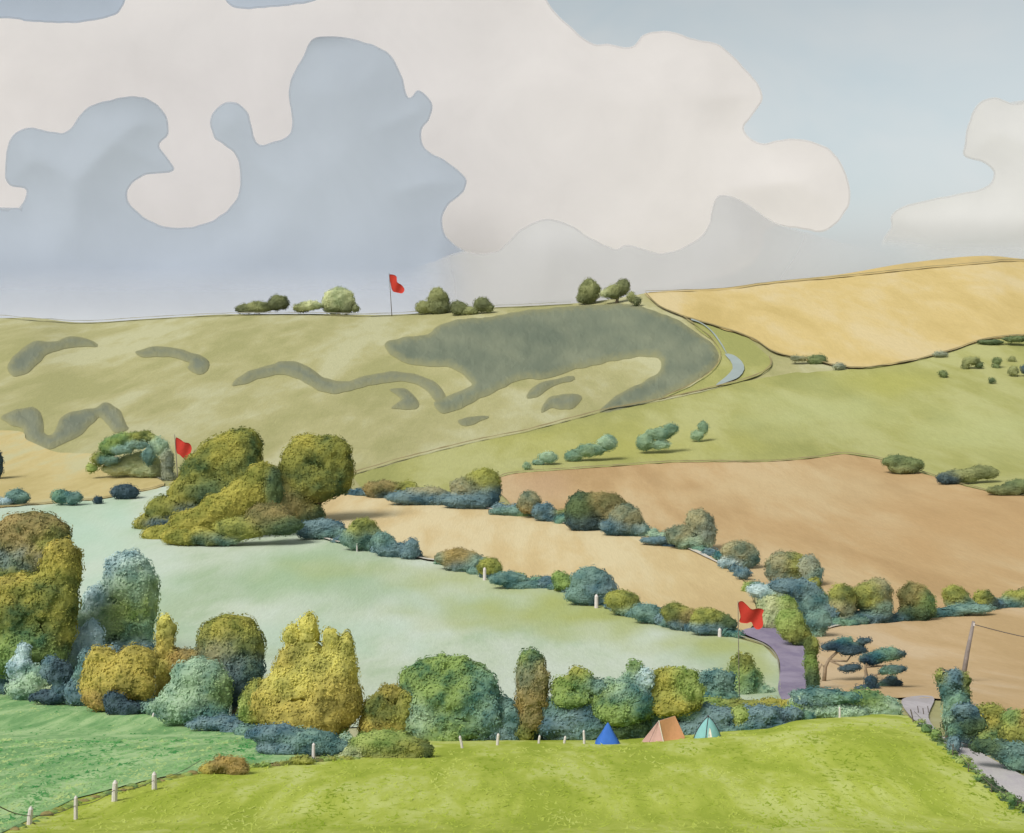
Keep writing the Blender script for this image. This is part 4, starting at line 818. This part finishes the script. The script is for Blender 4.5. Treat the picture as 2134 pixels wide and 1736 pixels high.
cloud('vast white cloud bank with a bulging rounded end behind the grey cloud', [(-350,-160),(1115,-160),(1120,-60),(1140,0),(1175,42),(1230,88),(1272,92),(1316,97),(1340,73),(1390,64),(1450,82),(1500,94),(1560,150),(1588,192),(1580,226),(1552,262),(1562,286),(1592,298),(1650,288),(1710,300),(1750,335),(1773,402),(1756,450),(1716,483),(1650,475),(1600,480),(1500,580),(900,640),(-350,640)], 3900, (223,219,219), 5, EC)
cloud('large blue-grey rain cloud with a tall round-headed tower', [(-350,440),(0,432),(40,430),(54,395),(20,386),(10,355),(20,292),(60,266),(135,275),(180,226),(240,206),(300,203),(344,235),(350,280),(332,305),(364,355),(300,366),(265,400),(276,430),(320,464),(380,475),(450,456),(494,410),(500,350),(486,318),(446,285),(440,242),(475,212),(515,232),(536,298),(580,292),(608,268),(602,180),(630,120),(660,78),(740,82),(808,110),(838,160),(852,204),(872,188),(900,214),(896,245),(879,272),(886,310),(930,335),(970,370),(966,400),(932,430),(922,465),(936,500),(990,540),(1010,600),(1000,760),(-350,760)],
      3300, (179,188,201), 8, EC, soft=lambda x, y: 1 - sst(900, 1010, x)*sst(470, 540, y)*.95)
cloud('low pale lilac mist bank lying along the skyline below the rain cloud', [(-350,560),(0,540),(300,560),(600,530),(850,560),(1000,600),(1010,760),(-350,760)], 3100, (204,209,222), 3, EC, soft=lambda x, y: sst(545, 690, y)*(1-sst(880, 1000, x)))
cloud('soft pale grey cloud hanging under the bulging white cloud', [(700,760),(760,600),(900,545),(962,524),(1000,528),(1040,522),(1080,482),(1138,456),(1190,470),(1230,495),(1280,518),(1310,509),(1380,527),(1440,506),(1474,476),(1490,415),(1520,408),(1560,426),(1602,456),(1660,478),(1740,500),(1900,560),(1950,760)], 2900, (206,206,210), 8, EC, soft=lambda x, y: (1 - sst(1420, 1850, x)*.97)*sst(840, 1040, x)*(1-.35*sst(470,600,y)))
cloud('white cloud with a notched edge above the yellow field', [(2450,190),(2134,208),(2112,214),(2070,203),(2040,215),(2020,250),(2010,300),(2010,326),(2050,340),(2071,362),(2052,390),(1990,405),(1892,426),(1858,448),(1856,474),(1836,510),(1840,600),(2100,600),(2450,600)], 3700, (217,217,218), 6, EC, soft=lambda x, y: max(0, 1 - .93*sst(440, 560, y))*(1 - sst(490, 520, y)*(1 - sst(1840, 1960, x))))
cloud('flat-bottomed blue-grey cloud cut off by the top corner', [(-350,-120),(268,-120),(262,-20),(256,14),(228,36),(150,48),(60,45),(0,38),(-350,20)], 3200, (176,187,204), 8, EC)
cloud('small blue-grey cloud base at the top beside the corner cloud', [(464,-120),(468,-20),(478,10),(510,19),(600,12),(660,0),(690,-30),(690,-120)], 3250, (180,190,206), 8, EC)
# ================================================================ SKY, SUN, CAMERA
w = bpy.data.worlds.new('World'); S.world = w; w.use_nodes = True; nt = w.node_tree; bg = nt.nodes['Background']
ELEV, AZ = math.radians(48), math.radians(222)
sky = nt.nodes.new('ShaderNodeTexSky'); sky.sky_type = 'NISHITA'; sky.sun_disc = False; sky.sun_elevation = ELEV; sky.sun_rotation = AZ
sky.dust_density = 2.0; sky.air_density = 1.0; sky.ozone_density = 1.0
hs = nt.nodes.new('ShaderNodeHueSaturation'); hs.inputs['Hue'].default_value = .462; hs.inputs['Saturation'].default_value = 0.4; hs.inputs['Value'].default_value = 1.0
nt.links.new(sky.outputs[0], hs.inputs['Color'])
tc = nt.nodes.new('ShaderNodeTexCoord'); n = noise_node(nt, tc.outputs['Generated'], 5.0, 4, .55, .5)
mr = nt.nodes.new('ShaderNodeMapRange'); mr.inputs[1].default_value = .35; mr.inputs[2].default_value = .7; mr.inputs[3].default_value = 0; mr.inputs[4].default_value = .8
nt.links.new(n.outputs[0], mr.inputs[0])
hz = nt.nodes.new('ShaderNodeMix'); hz.data_type = 'RGBA'; hz.blend_type = 'MIX'
bwn = nt.nodes.new('ShaderNodeHueSaturation'); bwn.inputs['Hue'].default_value = .43; bwn.inputs['Saturation'].default_value = .08; bwn.inputs['Value'].default_value = 1.05
nt.links.new(sky.outputs[0], bwn.inputs['Color'])
nt.links.new(mr.outputs[0], hz.inputs[0]); nt.links.new(hs.outputs[0], hz.inputs[6]); nt.links.new(bwn.outputs[0], hz.inputs[7])
nt.links.new(hz.outputs[2], bg.inputs['Color']); bg.inputs['Strength'].default_value = 0.056
ld = bpy.data.lights.new('sun', 'SUN'); ld.energy = 1.5; ld.angle = math.radians(22); ld.color = (1.0, .97, .93)
lo = bpy.data.objects.new('sun', ld); COL.objects.link(lo)
sd = Vector((math.sin(AZ)*math.cos(ELEV), math.cos(AZ)*math.cos(ELEV), math.sin(ELEV)))
lo.rotation_euler = sd.to_track_quat('Z', 'Y').to_euler()
cd = bpy.data.cameras.new('camera'); co = bpy.data.objects.new('camera', cd); COL.objects.link(co)
co.location = (0, 0, 0); co.rotation_euler = (math.radians(90), 0, 0)
cd.sensor_width = 36; cd.lens = 36*F/2134; cd.shift_y = -(868-YH)/2134; cd.clip_start = .5; cd.clip_end = 20000
S.camera = co
vs = S.view_settings; vs.view_transform = 'Standard'; vs.look = 'None'; vs.exposure = 1.2; vs.gamma = 1
S.cycles.max_bounces = 6; S.cycles.transparent_max_bounces = 12
try: S.cycles.use_denoising = True
except Exception: pass
